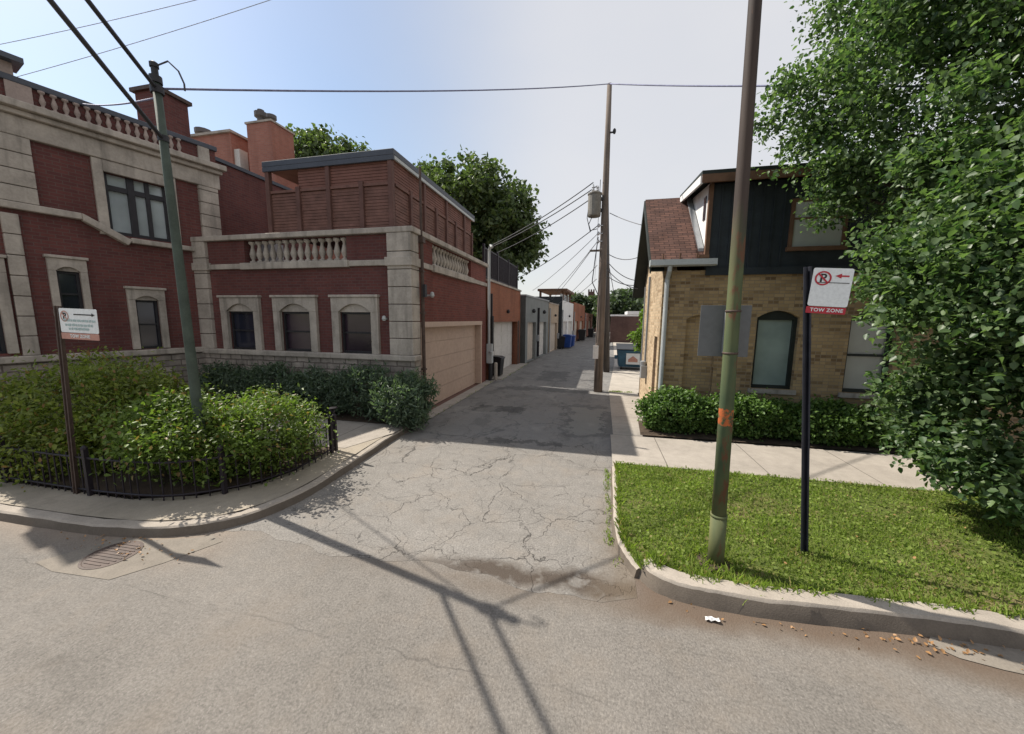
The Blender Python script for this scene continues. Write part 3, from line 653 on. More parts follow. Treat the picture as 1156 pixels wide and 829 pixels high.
# roof terrace: slatted screens, posts, flat roof
ts = thing('roof_terrace', None, None); ts.parent = b; ts.location = Vector((-6.2, 8.2, 4.5)) - b.location
YS = 8.0; XS = -4.74
def slat_bay_y(u0, u1, z0=4.6, z1=5.55):
    m = MB(); z = z0
    while z < z1 - .03:
        m.box(u0, u1, YS + random.uniform(.008, .016), YS + .03, z, z + .062 + random.uniform(-.004, .004)); z += .072
    m.box(u0, u1, YS + .034, YS + .045, z0, z1)
    m.box(u0, u1, YS - .02, YS + .05, z1, z1 + .06); m.build('screen_panel', 'screen_wood', ts)
    if u0 > -7.5:
        m = MB().box(u0 - .06, u1 + .06, YS + .03, YS + .045, z1 + .062, 6.105)
        for k in range(7): m.box(u0 - .055, u1 + .055, YS + .012, YS + .029, z1 + .07 + k * .068, z1 + .125 + k * .068)
        m.build('upper_panel', 'upper_wood', ts)
def slat_bay_x(u0, u1, z0=4.6, z1=5.55):
    m = MB(); z = z0
    while z < z1 - .03:
        m.box(XS - .03, XS - random.uniform(.008, .016), u0, u1, z, z + .062 + random.uniform(-.004, .004)); z += .072
    m.box(XS - .045, XS - .034, u0, u1, z0, z1)
    m.box(XS - .05, XS + .02, u0, u1, z1, z1 + .06); m.build('screen_panel', 'screen_wood', ts)
    m = MB().box(XS - .045, XS - .03, u0 - .05, u1 + .05, z1 + .062, 6.105)
    for k in range(7): m.box(XS - .029, XS - .012, u0 - .045, u1 + .045, z1 + .07 + k * .068, z1 + .125 + k * .068)
    m.build('upper_panel', 'upper_wood', ts)
xs = [-8.2, -7.32, -6.45, -5.55, -4.78]
for a, c in zip(xs, xs[1:]): slat_bay_y(a + .055, c - .055)
for i, x in enumerate(xs): MB().box(x - .055, x + .055, YS - .05, YS + .06, 4.58, 6.105 if i % 2 == 0 else 5.66).build('post', 'screen_post', ts, bevel=.008)
ys = [8.06, 8.8, 9.55, 10.3, 11.05, 11.8, 12.6, 13.4]
for a, c in zip(ys, ys[1:]): slat_bay_x(a + .05, c - .05)
for i, y in enumerate(ys[1:]): MB().box(XS - .05, XS + .05, y - .05, y + .05, 4.58, 6.105 if i % 2 else 5.66).build('post', 'screen_post', ts, bevel=.008)
m = MB(); m.box(-8.25, -8.2, YS + .1, 13.4, 4.6, 5.55); m.build('screen_panel', 'screen_wood', ts)
MB().box(-8.2, XS - .06, 13.42, 13.48, 4.58, 6.0).build('screen_panel', 'screen_wood', ts)
MB().box(-8.22, -4.72, 7.99, 13.5, 6.11, 6.165).build('ceiling_boards', 'ceiling_wood', ts)
rf = MB().box(-8.30, -4.66, 7.93, 13.56, 6.17, 6.30).box(-8.30, -4.66, 7.93, 7.985, 6.06, 6.169); rf.build('terrace_roof', 'slate_flashing', ts, bevel=.01)
MB().box(-4.715, -4.665, 7.99, 13.54, 6.09, 6.165).build('roof_trim', 'white_metal', ts)
# tall wing, turned 15 degrees: a runs along its face toward the street, o outward, z up
an = R_(15); XF = Matrix(((-math.sin(an), -math.cos(an), 0, -10.7), (-math.cos(an), math.sin(an), 0, 7.9), (0, 0, 1, 0), (0, 0, 0, 1)))
# local (a, y, z) with y NEGATIVE outward so that arched_window can be reused
w = MB(XF)
w.wall('y', 0, .3, -.7, 4.15, 0, 7.05, [(.86, 1.29, 1.66, 3.05), (2.12, 2.46, 2.45, 3.62), (3.24, 3.85, 1.7, 3.5), (.42, 1.55, 4.36, 5.72)])
w.wall('x', -.7, -.4, .001, 6, 0, 7.05); w.wall('x', 4.15, 3.85, .001, 6, 0, 7.05); w.box(-.4, 3.85, .5, 6, 6.4, 6.5)
w.build('wall', 'red_brick', b)
MB(XF).box(-.2, 4.2, -.07, .25, 0, 1.5).build('stone_base', 'rough_stone', b)
MB(XF).box(-.2, 4.25, -.14, .2, 1.502, 1.64).build('base_cap', 'limestone', b, bevel=.02)
e = MB(XF).box(-.72, 4.2, -.10, .2, 5.98, 6.36).box(-.76, 4.24, -.20, .2, 6.362, 6.46).box(-.82, 4.3, -.32, .2, 6.463, 6.60); e.build('cornice', 'limestone', b, bevel=.02)
e = MB(XF).box(-.74, 4.2, -.06, .36, 7.0, 7.12); e.build('parapet_cap', 'slate_flashing', b, bevel=.015)
for a0, a1, z0, z1, st in ((2.84, 3.06, 1.645, 4.50, .405), (2.55, 3.12, 4.71, 5.975, .32), (-.66, -.22, 4.60, 5.975, .32)):
    m = MB(XF); z = z0
    while z < z1 - .05: m.box(a0, a1, -.09, .1, z, min(z + st - .014, z1)); z += st
    m.build('pilaster', 'limestone', b, bevel=.012)
m = MB(XF).box(1.98, 4.2, -.12, .1, 4.56, 4.70); m.build('belt_course', 'limestone', b, bevel=.02)
m = MB(XF).prism([(1.98, 4.70), (1.98, 4.54), (1.30, 4.13), (1.22, 4.26)], 'y', -.14, .1); m.build('raking_course', 'limestone', b, bevel=.02)
MB(XF).box(-.7, 1.24, -.12, .1, 4.20, 4.32).build('window_sill', 'limestone', b, bevel=.02)
uw = MB(XF).box(.26, .418, -.07, .1, 4.322, 5.975).box(1.552, 1.72, -.07, .1, 4.322, 5.975).box(.418, 1.552, -.07, .1, 5.722, 5.975); uw = uw.build('window', 'limestone', b, bevel=.01)
MB(XF).box(.42, 1.55, .13, .16, 4.36, 5.72).build('pane', 'sky_glass', uw)
f = MB(XF)
for u in (.42, .76, 1.03, 1.48): f.box(u, u + (.12 if u == 1.03 else .07), .05, .13, 4.36, 5.72)
f.box(.49, 1.48, .06, .13, 5.36, 5.47).box(.49, 1.48, .06, .13, 4.36, 4.44); f.build('sash', 'dark_metal', uw)
arched_window(.86, 1.29, 1.66, 2.86, .1, .13, 3.12, XF, 0)
arched_window(2.12, 2.46, 2.45, 3.42, .09, .11, 3.68, XF, 0)
arched_window(3.24, 3.85, 1.7, 3.3, .15, .14, 3.58, XF, 0)
# stone balusters let into the brick parapet
o = MB(XF).box(.0, 2.4, -.05, .02, 6.602, 6.66).build('balustrade', 'limestone', b)
for i in range(15):
    p = XF @ Vector((.1 + i * .157, -.03, 6.66)); MB().lathe([(r * .62, h * .61) for r, h in BAL], p, 8).build('baluster', 'red_stone', o, smooth=True)
MB(XF).box(2.42, 2.75, -.05, .1, 6.602, 7.0).build('parapet_pier', 'red_stone', b); MB(XF).box(-.55, -.3, -.05, .1, 6.602, 7.0).build('parapet_pier', 'limestone', b)
MB(XF).box(2.62, 4.2, -.04, .3, 7.122, 7.34).build('parapet_block', 'red_stone', b); MB(XF).box(2.50, 4.25, -.22, .4, 7.342, 7.44).build('block_cap', 'slate_flashing', b)
c = MB().box(-13.0, -12.2, 8.45, 9.25, 6, 8.72); c = c.build('chimney', 'red_brick', b)
MB().box(-13.08, -12.12, 8.37, 9.33, 8.722, 8.82).build('chimney_cap', 'rusty_metal', c)
# plain rear block behind the terrace
w = MB().box(-16, -11.1, 8.75, 12.4, 3.9, 7.0); w.build('rear_block', 'red_brick', b)
MB().box(-16.05, -11.04, 8.7, 12.45, 7.0, 7.1).build('rear_coping', 'slate_flashing', b)
MB().box(-10.95, -10.55, 10.2, 10.7, 3.83, 4.9).build('air_unit', 'grey_metal', b)

# orange building further back
ob = thing('orange_building', 'pinkish orange brick building rising behind the dark red one, with a capped chimney', 'building', (-16, 16, 0))
MB().box(-19.2, -11.5, 14, 21, 0, 7.4).box(-18.6, -16.2, 14, 20, 7.4, 10.55).build('wall', 'pink_brick', ob)
MB().box(-18.7, -16.1, 13.9, 20.1, 10.552, 10.65).build('coping', 'limestone', ob)
MB().box(-16.195, -15.9, 14.1, 14.5, 7.4, 9.9).build('downpipe', 'pale_paint', ob)
ch = MB().box(-15.4, -14.1, 14.1, 15.3, 7.4, 10.85).build('chimney', 'pink_brick', ob)
MB().box(-15.45, -14.05, 14.05, 15.35, 10.852, 10.93).build('chimney_cap', 'limestone', ch)
MB().lathe([(.17, 0), (.17, .38), (.27, .42), (.27, .6), (.14, .64), (.14, .72)], (-15.1, 14.6, 10.93), 12).build('flue_pot', 'copper_pot', ch)
MB().lathe([(.12, 0), (.12, .26), (.21, .3), (.21, .44), (.08, .48)], (-14.55, 14.6, 10.93), 12).build('flue_pot', 'copper_pot', ch)
MB().lathe([(.2, 0), (.2, .15), (.34, .2), (.34, .38), (.1, .42)], (-18.2, 14.4, 10.65), 12).build('roof_vent', 'copper_pot', ob)

# ================================================================== GARAGES ALONG THE ALLEY
g2 = thing('brick_garage', 'orange brick garage with a pale door and black railings on its roof', 'garage', (-4.5, 17, 0))
def skew(x0, y0, x1, y1):
    """local frame along an alley front: u from (x0,y0) to (x1,y1), y into the building"""
    d = Vector((x1 - x0, y1 - y0, 0)); L = d.length; d.normalize(); nrm = Vector((-d.y, d.x, 0))
    return Matrix(((d.x, nrm.x, 0, x0), (d.y, nrm.y, 0, y0), (0, 0, 1, 0), (0, 0, 0, 1))), L
def door_panels(F, u0, u1, d, mat, parent, h=2.3):
    m = MB(F); n = 4; m.box(u0, u1, d + .02, d + .05, .02, h)
    for k in range(n):
        z0 = .03 + k * (h - .03) / n; z1 = z0 + (h - .03) / n - .018; m.box(u0 + .01, u1 - .01, d, d + .019, z0, z1)
        w_ = (u1 - u0) / 4
        for j in range(4): m.box(u0 + j * w_ + .08, u0 + (j + 1) * w_ - .08, d - .012, d - .001, z0 + .09, z1 - .09)
    m.build('garage_door', mat, parent)
F2, L2 = skew(-4.28, 14.1, -4.22, 20.0)
MB(F2).wall('y', 0, .3, 0, L2, 0, 3.98, [(.55, L2 - .75, .0001, 2.35)]).wall('x', 0, .25, .001, 6, 0, 3.98).wall('x', L2, L2 - .25, .001, 6, 0, 3.98).box(.3, L2 - .3, 1.2, 6, 3.6, 3.7).build('wall', 'orange_brick', g2)
MB(F2).box(-.03, L2 + .03, -.05, .35, 3.98, 4.06).build('coping', 'limestone', g2)
door_panels(F2, .55, L2 - .752, .28, 'pale_paint', g2, 2.35)
MB(F2).box(L2 - .75, L2 - .70, -.02, .9, 0, 2.35).box(L2 - .55, L2 - .3, -.03, .02, 0, 2.4).build('door_jamb', 'rusty_metal', g2)
MB(F2).lathe([(.05, 0), (.08, .1), (.04, .18)], (2.9, -.08, 2.75), 8).build('wall_lamp', 'dark_metal', g2)
rl = MB(F2)
for i in range(56): rl.box(.05 + i * .105, .075 + i * .105, .2, .225, 4.05, 5.28)
rl.box(0, L2, .195, .235, 5.25, 5.31).box(0, L2, .195, .235, 4.15, 4.2)
for i in range(4): rl.box(i * 1.95, i * 1.95 + .09, .17, .26, 4.05, 5.42)
rl.build('roof_railing', 'iron', g2)
F3, L3 = skew(-3.92, 20.02, -3.52, 26.6)
g3 = thing('grey_garage', 'grey rendered double garage with two pale doors and a drainpipe between them', 'garage', (-4.2, 23, 0))
MB(F3).wall('y', 0, .3, 0, L3, 0, 3.75, [(.5, 2.6, .0001, 2.3), (3.5, 5.9, .0001, 2.3)]).wall('x', 0, .3, .001, 6, 0, 3.75).wall('x', L3, L3 - .3, .001, 6, 0, 3.75).build('wall', 'grey_render', g3)
MB(F3).box(-.03, L3 + .03, -.04, .34, 3.752, 3.84).build('coping', 'grey_metal', g3)
for a, c in ((.5, 2.6), (3.5, 5.9)): door_panels(F3, a, c, .2, 'cream_paint' if a < 1 else 'pale_paint', g3)
MB(F3).tube([(3.05, -.07, 3.2), (3.05, -.07, .1)], .07, 8).build('downpipe', 'dark_metal', g3)
for u in (1.6, 4.7): MB(F3).lathe([(.06, 0), (.12, .12), (.05, .25)], (u, -.1, 2.85), 8).build('wall_lamp', 'dark_metal', g3)
F4, L4 = skew(-3.5, 26.65, -3.25, 31)
g4 = thing('tan_garage', 'low tan brick garage with a cream door past the grey one', 'garage', (-4, 28.5, 0))
MB(F4).wall('y', 0, .3, 0, L4, 0, 3.65, [(.4, L4 - .7, .0001, 2.2)]).wall('x', 0, .3, .001, 5, 0, 3.65).build('wall', 'tan_brick', g4)
door_panels(F4, .4, L4 - .7, .15, 'cream_paint', g4, 2.2)
MB(F4).box(-.02, L4, -.04, .3, 3.652, 3.72).build('coping', 'limestone', g4)
F5, L5 = skew(-2.98, 31.1, -2.55, 39)
g5 = thing('white_garage', 'tall white garage with a dark end wall and a flat roofed pergola on top', 'garage', (-3.5, 35, 0))
MB(F5).wall('y', 0, .3, .003, L5, 0, 4.1, [(.8, 3.4, .0001, 2.3), (4.3, 7.2, .0001, 2.3)]).build('wall', 'white_paint', g5)
MB(F5).box(-.05, .0, -.02, 6, 0, 4.4).build('end_wall', 'dark_siding', g5)
for a, c in ((.8, 3.4), (4.3, 7.2)): MB(F5).box(a, c, .15, .2, .02, 2.3).build('garage_door', 'pale_paint', g5)
pg = MB(F5).box(1.2, 6.6, -.2, 2.4, 4.95, 5.15).build('pergola_roof', 'brown_trim', g5)
for u, v in ((1.4, .1), (6.2, .1), (1.4, 2.1), (6.2, 2.1), (3.8, .1)): MB(F5).box(u, u + .18, v, v + .18, 4.0, 4.95).build('post', 'brown_trim', pg)
MB(F5).box(.1, 5.4, .15, .2, 4.1, 4.65).build('roof_railing', 'grey_metal', g5)
F6, L6 = skew(-2.5, 39.2, -1.75, 50)
g6 = thing('brown_garage', 'orange brown brick garage beyond the white one', 'garage', (-3, 44, 0))
MB(F6).wall('y', 0, .3, 0, L6, 0, 4.3, [(.8, 3.8, .0001, 2.3), (5.6, 9, .0001, 2.3)]).wall('x', 0, .3, .001, 5, 0, 4.3).build('wall', 'orange_brick', g6)
for a, c in ((.8, 3.8), (5.6, 9)): MB(F6).box(a, c, .15, .2, .02, 2.3).build('garage_door', 'cream_paint', g6)
F7, L7 = skew(-1.7, 50.3, -.9, 62)
g7 = thing('brick_garage', 'small tan brick garage deep down the alley', 'garage', (-2, 56, 0))
MB(F7).wall('y', 0, .3, 0, L7, 0, 3.4, [(.8, 3.8, .0001, 2.3), (5.6, 9, .0001, 2.3)]).wall('x', 0, .3, .001, 5, 0, 3.4).build('wall', 'pink_brick', g7)
for a, c in ((.8, 3.8), (5.6, 9)): MB(F7).box(a, c, .15, .2, .02, 2.3).build('garage_door', 'cream_paint', g7)
for F_, g_o, L_ in ((F4, g4, L4), (F5, g5, L5), (F6, g6, L6), (F7, g7, L7)):
    MB(F_).tube([(.2, -.06, 3.3), (.2, -.06, .05)], .05, 8).build('downpipe', 'grey_metal', g_o)
    MB(F_).lathe([(.05, 0), (.1, .1), (.04, .2)], (L_ * .55, -.1, 2.7), 8).build('wall_lamp', 'dark_metal', g_o)
    MB(F_).box(L_ - .55, L_ - .25, -.14, -.002, .9, 1.35).build('meter_box', 'grey_metal', g_o)
MB(F3).box(2.8, 2.95, -.12, -.002, 1.1, 1.5).build('meter_box', 'grey_metal', g3)
MB(F2).tube([(.28, -.05, 3.5), (.28, -.05, .05)], .045, 8).build('downpipe', 'dark_metal', g2)
g8 = thing('end_building', 'dark brick building with small turrets closing the alley', 'building', (-4, 80, 0))
MB().box(-9, 3.2, 78, 90, 0, 5.6).box(-6, -4.6, 77.7, 79.2, 5.6, 7.6).box(-2.2, -.9, 77.7, 79.2, 5.6, 8.2).box(1.2, 2.3, 77.7, 79, 5.6, 6.8).build('wall', 'brown_brick', g8)
t_ = MB()
for x0, x1, z in ((-6, -4.6, 7.6), (-2.2, -.9, 8.2)):
    for i in range(3): t_.box(x0 + i * (x1 - x0) / 2.6, x0 + i * (x1 - x0) / 2.6 + .3, 77.7, 78.1, z, z + .45)
t_.build('battlement', 'brown_brick', g8)
MB().wall('y', 77.95, 77.9, -2.4, .6, 0, 3.6, [(-1.6, -.4, .0001, 2.4)]).build('porch_wall', 'orange_brick', g8)
for x in (-8, -6.4, -4, 1.6): MB().box(x, x + .8, 77.93, 77.99, 3.2, 4.8).build('window', 'dark_glass', g8)
pw = thing('boundary_wall', 'brown brick wall with a pale coping across the back of the parking lot', 'wall', (7, 42, 0))
MB().box(1.4, 16, 42, 42.4, 0, 2.9).build('wall', 'brown_brick', pw)
MB().box(3.1, 16, 41.9, 46, 3.1, 3.45).box(1.35, 16, 41.95, 42.45, 2.9, 3.08).build('coping', 'white_paint', pw)

# ================================================================== YELLOW BRICK HOUSE
h = thing('brick_house', 'yellow brick house with a brown shingle roof and a dark boarded dormer', 'house', (5, 10.8, 0))
XW = 1.42; YH = 9.1; YB = 12.55; XE = 11.0
w = MB(); hw_ = [(3.42, 4.24), (5.17, 6.0), (7.0, 7.83)]
w.wall('y', YH, YH + .3, XW + .002, XE, 0, 3.62, [(a, c, 1.0, 2.74) for a, c in hw_] + [(1.98, 2.62, .7, 2.64)])
w.wall('x', XW, XW + .3, YH + .004, YB, 0, 3.6, [(9.35, 9.85, .0001, 2.1)], 1)
w.prism([(YH + .01, 3.601), (YB - .01, 3.601), (10.85, 5.5)], 'x', XW, XW + .3, 1)
w.wall('y', YB, YB - .3, XW + .302, XE, 0, 3.6)
w.wall('x', XE, XE - .3, YH + .301, YB - .301, 0, 3.6)
w.build('wall', ['yellow_brick', 'cream_brick'], h)
nb = MB().box(1.98, 2.62, YH + .12, YH + .16, .7, 2.64); nb.build('blind_niche', 'yellow_brick', h)
def seg_fill(a, c, zs, rise, top, y0, y1):
    arc = [(a + (c - a) * i / 12, zs + rise * (1 - ((i - 6) / 6) ** 2)) for i in range(13)]
    return [(a, top), *arc, (c, top)] if False else ([(a, zs)] + arc[1:-1] + [(c, zs), (c, top), (a, top)])
for a, c in hw_ + [(1.98, 2.62)]:
    zs, top = (2.58, 2.74) if c - a > .7 else (2.54, 2.64)
    MB().prism(seg_fill(a, c, zs, top - zs - .005, top, 0, 0), 'y', YH - .004, YH + .2).build('arch', 'yellow_brick', h)
for a, c in hw_:
    f = MB().box(a, a + .07, YH + .10, YH + .2, 1.0, 2.6).box(c - .07, c, YH + .10, YH + .2, 1.0, 2.6).box(a + .07, c - .07, YH + .10, YH + .2, 2.53, 2.735).box(a + .07, c - .07, YH + .10, YH + .2, 1.0, 1.07)
    if a > 5: f.box(a + .07, c - .07, YH + .12, YH + .2, 1.78, 1.83)
    f = f.build('window', 'dark_trim', h)
    MB().box(a + .06, c - .06, YH + .17, YH + .19, 1.06, 2.54).build('pane', 'curtain_glass' if a < 5 else 'shade_glass', f)
    MB().box(a - .06, c + .06, YH - .05, YH + .12, .90, .998).build('sill', 'limestone', f)
sd = MB().box(XW + .1, XW + .16, 9.36, 9.84, .02, 2.08).build('side_door', 'brown_trim', h)
# roof
RK = 1.12; Yr = 10.85; Zr = 5.72
def roof_slab(ya, za, yb, zb, x0, x1, th=.10):
    return MB().prism([(ya, za), (yb, zb), (yb, zb - th), (ya, za - th)], 'x', x0, x1)
r = MB(); 
r.prism([(12.9, 3.42), (Yr, Zr), (Yr, Zr - .12), (12.9, 3.30)], 'x', RK, XE + .3)
for x0, x1 in ((RK, 2.24), (9.55, XE + .3)): r.prism([(8.86, 3.80), (Yr - .002, Zr), (Yr - .002, Zr - .12), (8.86, 3.68)], 'x', x0, x1)
r = r.build('roof', 'shingle', h)
bg = MB()
for (ya, za) in ((8.86, 3.80), (12.9, 3.42)): bg.prism([(ya, za - .03), (Yr, Zr - .03), (Yr, Zr - .26), (ya, za - .26)], 'x', RK - .03, RK - .002)
bg.build('bargeboard', 'dark_trim', r)
sf = MB()
for (ya, za) in ((8.95, 3.62), (12.8, 3.25)): sf.prism([(ya, za), (Yr, Zr - .2), (Yr, Zr - .23), (ya, za - .03)], 'x', RK, XW - .002)
sf.build('soffit', 'dark_trim', r)
gt = MB().prism([(8.72, 3.82), (8.72, 3.70), (8.86, 3.68), (8.86, 3.82), (8.84, 3.82), (8.84, 3.72), (8.74, 3.74), (8.74, 3.82)], 'x', 1.08, 2.42); gt.box(1.075, 1.08, 8.72, 8.86, 3.68, 3.82); gt.box(2.42, 2.425, 8.72, 8.86, 3.68, 3.82)
gt = gt.build('gutter', 'white_metal', h)
MB().tube([(1.5, 8.8, 3.7), (1.5, 8.82, 3.6), (1.5, 9.03, 3.42), (1.5, 9.03, .2)], .05, 10).build('downpipe', 'white_metal', h)
sn = MB()
for x in (1.35, 1.7, 2.05): sn.box(x, x + .03, 8.90, 8.93, 3.85, 3.97)
sn.box(2.1, 2.3, 8.9, 8.98, 3.86, 3.93); sn.build('snow_guard', 'brown_trim', r)
# dormer
D0 = 2.28; D1 = 9.6
d = MB().box(D0, D1, YH - .06, YH + .1, 3.63, 5.42); n_ = int((D1 - D0) / .2)
for i in range(n_):
    if any(-.06 < D0 + i * .2 - u0 < 1.07 for u0 in (3.82, 6.2)): continue
    d.box(D0 + i * .2 + .005, D0 + i * .2 + .035, YH - .085, YH - .061, 3.66, 5.40)
d.box(D0, D1, YH - .10, YH - .061, 3.50, 3.655)
d = d.build('dormer', 'dark_siding', h)
ck = MB().prism([(YH - .05, 3.99), (YH - .05, 5.45), (Yr - .15, 5.62)], 'x', D0 - .03, D0 - .001); ck.build('cheek', 'white_paint', d)
MB().box(D0 - .05, D0 - .032, 9.25, 9.42, 4.75, 5.25).build('window', 'dark_glass', d)
MB().box(D0 - .05, D0 + .03, YH - .12, YH - .02, 3.80, 5.42).build('corner_board', 'brown_trim', d)
fs_ = MB().prism([(YH, 4.10), (Yr - .1, 5.71), (Yr - .1, 5.66), (YH, 4.02)], 'x', D0 - .16, D0 - .05); fs_.build('flashing', 'grey_metal', d)
dr_ = MB().prism([(8.72, 5.60), (Yr + .1, 5.80), (Yr + .1, 5.72), (8.72, 5.50)], 'x', D0 - .28, D1 + .2); dr_ = dr_.build('dormer_roof', 'dark_trim', d)
MB().box(D0 - .28, D1 + .2, 8.70, 8.76, 5.36, 5.52).build('fascia', 'brown_trim', dr_)
MB().prism([(8.72, 5.50), (Yr - .1, 5.70), (Yr - .1, 5.56), (8.72, 5.34)], 'x', D0 - .31, D0 - .26).build('bargeboard', 'white_paint', dr_)
for u0 in (3.82, 6.2):
    dw = MB().box(u0, u0 + .07, YH - .10, YH - .062, 4.05, 4.95).box(u0 + .95, u0 + 1.02, YH - .10, YH - .062, 4.05, 4.95).box(u0, u0 + 1.02, YH - .10, YH - .062, 4.951, 5.02).box(u0 - .03, u0 + 1.05, YH - .14, YH - .062, 3.97, 4.049).box(u0 + .07, u0 + .95, YH - .09, YH - .062, 4.60, 4.64).build('window', 'brown_trim', d)
    MB().box(u0 + .07, u0 + .95, YH - .075, YH - .065, 4.05, 4.95).build('pane', 'shade_glass', dw)
MB().tube([(XW - .05, 11.0, 3.7), (XW - .05, 11.0, 1.2)], .03, 6).tube([(XW - .05, 11.9, 3.5), (XW - .05, 11.9, 1.0)], .02, 6).build('conduit', 'grey_metal', h)
mt = MB().box(XW - .16, XW - .005, 10.85, 11.15, .85, 1.2).lathe([(.09, 0), (.09, .12), (.05, .14)], (XW - .1, 11.0, 1.2), 10); mt.build('meter', 'grey_metal', h)

# ================================================================== POLES
lpz = thing('light_pole', 'grey green pole standing in the fenced garden, with two thick span cables at its top', 'pole', (-5.36, 3.82, .1))
def LP(z): return (-5.36 - .12 * z / 5.6, 3.82 - .02 * z / 5.6, z)
MB().tube([LP(z) for z in (.1, 1, 2.5, 4, 5.38)], [.066, .062, .056, .049, .044], 16).build('shaft', 'grey_green_pole', lpz, smooth=True)
cap = MB().tube([LP(5.36), LP(5.44)], [.064, .064], 14).tube([LP(5.44), LP(5.55)], [.036, .036], 10).lathe([(.048, 0), (.048, .05), (.02, .07)], LP(5.54), 10); cap.build('pole_cap', 'dark_metal', lpz)
MB().tube([LP(4.68), LP(4.75)], [.057, .057], 14).build('clamp', 'dark_metal', lpz); MB().tube([LP(5.24), LP(5.33)], [.068, .068], 14).build('clamp', 'dark_metal', lpz)
def span(name, label, pts, r, mat='cable', sag=0.0, group=None, n=14):
    """a cable through the given points, hanging between each pair"""
    out = []
    for a, c in zip(pts, pts[1:]):
        a, c = Vector(a), Vector(c)
        for i in range(n + 1):
            t = i / n; q = a.lerp(c, t); q.z -= sag * 4 * t * (1 - t)
            if not out or (q - out[-1]).length > 1e-4: out.append(q)
    base = Vector(pts[0]); m = MB(); m.tube([q - base for q in out], r, 6)
    o = m.build(name, mat, smooth=True, recalc=False); o.location = base
    return tag(o, label, 'cable', group)
u = Vector((.41, -.63, 0)).normalized()
for z, k, lab in ((5.30, 2.3, 'upper of the two thick span cables running from the garden pole over the street'), (4.72, 3.4, 'lower of the two thick span cables running from the garden pole over the street')):
    a = Vector(LP(z)) + u * .06; span('span_cable', lab, [a, a + u * 13 + Vector((0, 0, k))], .023, 'cable', .06, 'span cables over the street')
span('overhead_cable', 'long bluish twisted cable between the garden pole and the utility pole top', [LP(5.30), (.06, 12.72, 9.78)], .0145, 'blue_cable', .10)
span('overhead_cable', 'bluish twisted cable from the tall utility pole top into the big leafy tree', [(.06, 12.72, 9.78), (3.68, 9, 7.17), (8, 6.4, 5.2)], .018, 'blue_cable', .03)
span('overhead_cable', 'twisted cable leaving the garden pole towards the brick parapet', [LP(5.2), tuple(XF @ Vector((1.7, .2, 7.12)))], .012, 'blue_cable', .06)
lo = MB().tube([LP(5.55), (-5.25, 3.8, 5.58), (-5.10, 3.8, 5.45), (-5.03, 3.8, 5.30), (-5.03, 3.8, 5.22)], .010, 6); lo.build('cable_loop', 'cable', lpz)
for (p, q, lab) in (((-19.5, 9, 11.25), (-8, 11, 13.2), 'faint upper wire high over the brick parapet'), ((-19, 9, 10.2), (-7, 11, 12.9), 'faint lower wire high over the brick parapet')):
    span('high_wire', lab, [p, q], .010, 'pale_cable', .1, 'high wires over the parapet')

rp = thing('street_pole', 'tall weathered pole in green paint with an orange band, standing in the lawn', 'pole', (1.225, 3.69, .1))
def RP(z): return (1.232 - .087 * z / 5.1, 3.69, z)
MB().tube([RP(z) for z in (.1, .62)], [.074, .072], 20).build('sleeve', 'green_pole', rp, smooth=True)
MB().tube([RP(z) for z in (.621, 2, 3.5, 5, 6.5, 8)], [.065, .061, .055, .050, .045, .040], 20).build('shaft', 'green_pole', rp, smooth=True)
MB().tube([RP(z) for z in (.615, .64)], [.075, .075], 20).build('band', 'green_pole', rp, smooth=True)
for z in (2.2, 2.58): MB().tube([RP(z), RP(z + .018)], [.064, .064], 18).build('band', 'rusty_metal', rp, smooth=True)
MB().lathe([(.17, 0), (.16, .035), (.11, .045)], (1.21, 3.68, .10), 9).build('footing', 'soil', rp)
# plate on its far side, seen from behind
bp = thing('traffic_sign', 'plain grey back of a square sign strapped to the green pole', 'sign', (1.17, 3.81, 2.4))
MB().box(.945, 1.375, 3.795, 3.802, 2.165, 2.645).build('plate', 'sign_back', bp, bevel=.002)
MB().box(1.15, 1.23, 3.735, 3.794, 2.2, 2.6).build('bracket', 'grey_metal', bp)

up = thing('utility_pole', 'tall leaning wooden utility pole with a transformer and service wires in the alley', 'pole', (.12, 12.85, 0))
def UP(z): return (.10 - .04 * z / 9.8, 12.85, z)
MB().tube([UP(z) for z in (-.02, 2, 5, 8, 9.85)], [.15, .14, .118, .092, .072], 16).build('shaft', 'pole_wood', up, smooth=True)
tr = MB().lathe([(.02, -.02), (.2, 0), (.21, .04), (.21, .66), (.23, .68), (.23, .72), (.12, .78), (.02, .79)], (-.26, 12.75, 5.85), 16).build('transformer', 'transformer', up, smooth=False)
MB().lathe([(.03, 0), (.05, .04), (.03, .08), (.05, .12), (.03, .16), (.015, .22)], (-.32, 12.7, 6.63), 8).lathe([(.03, 0), (.05, .04), (.03, .08), (.05, .12), (.015, .18)], (-.18, 12.75, 6.63), 8).build('bushing', 'insulator', tr)
MB().box(-.08, .02, 12.76, 12.84, 6.0, 6.1).box(-.08, .02, 12.76, 12.84, 6.35, 6.45).build('bracket', 'dark_metal', tr)
MB().box(-.36, .02, 12.74, 12.80, 4.74, 4.80).build('crossarm', 'pole_wood', up)
MB().lathe([(.03, 0), (.05, .05), (.05, .12), (.02, .16)], (.27, 12.8, 8.35), 8).box(.12, .27, 12.78, 12.82, 8.38, 8.42).build('insulator', 'dark_metal', up)
for z in (5.5, 5.25, 5.0): MB().lathe([(.02, 0), (.045, .03), (.045, .09), (.02, .12)], (-.1, 12.74, z), 8).box(-.1, .04, 12.72, 12.76, z + .04, z + .07).build('insulator', 'insulator', up)
cd = MB().tube([(-.3, 12.7, 5.88), (-.42, 12.68, 5.6), (-.35, 12.68, 5.4), (-.14, 12.7, 5.45)], .014, 6)
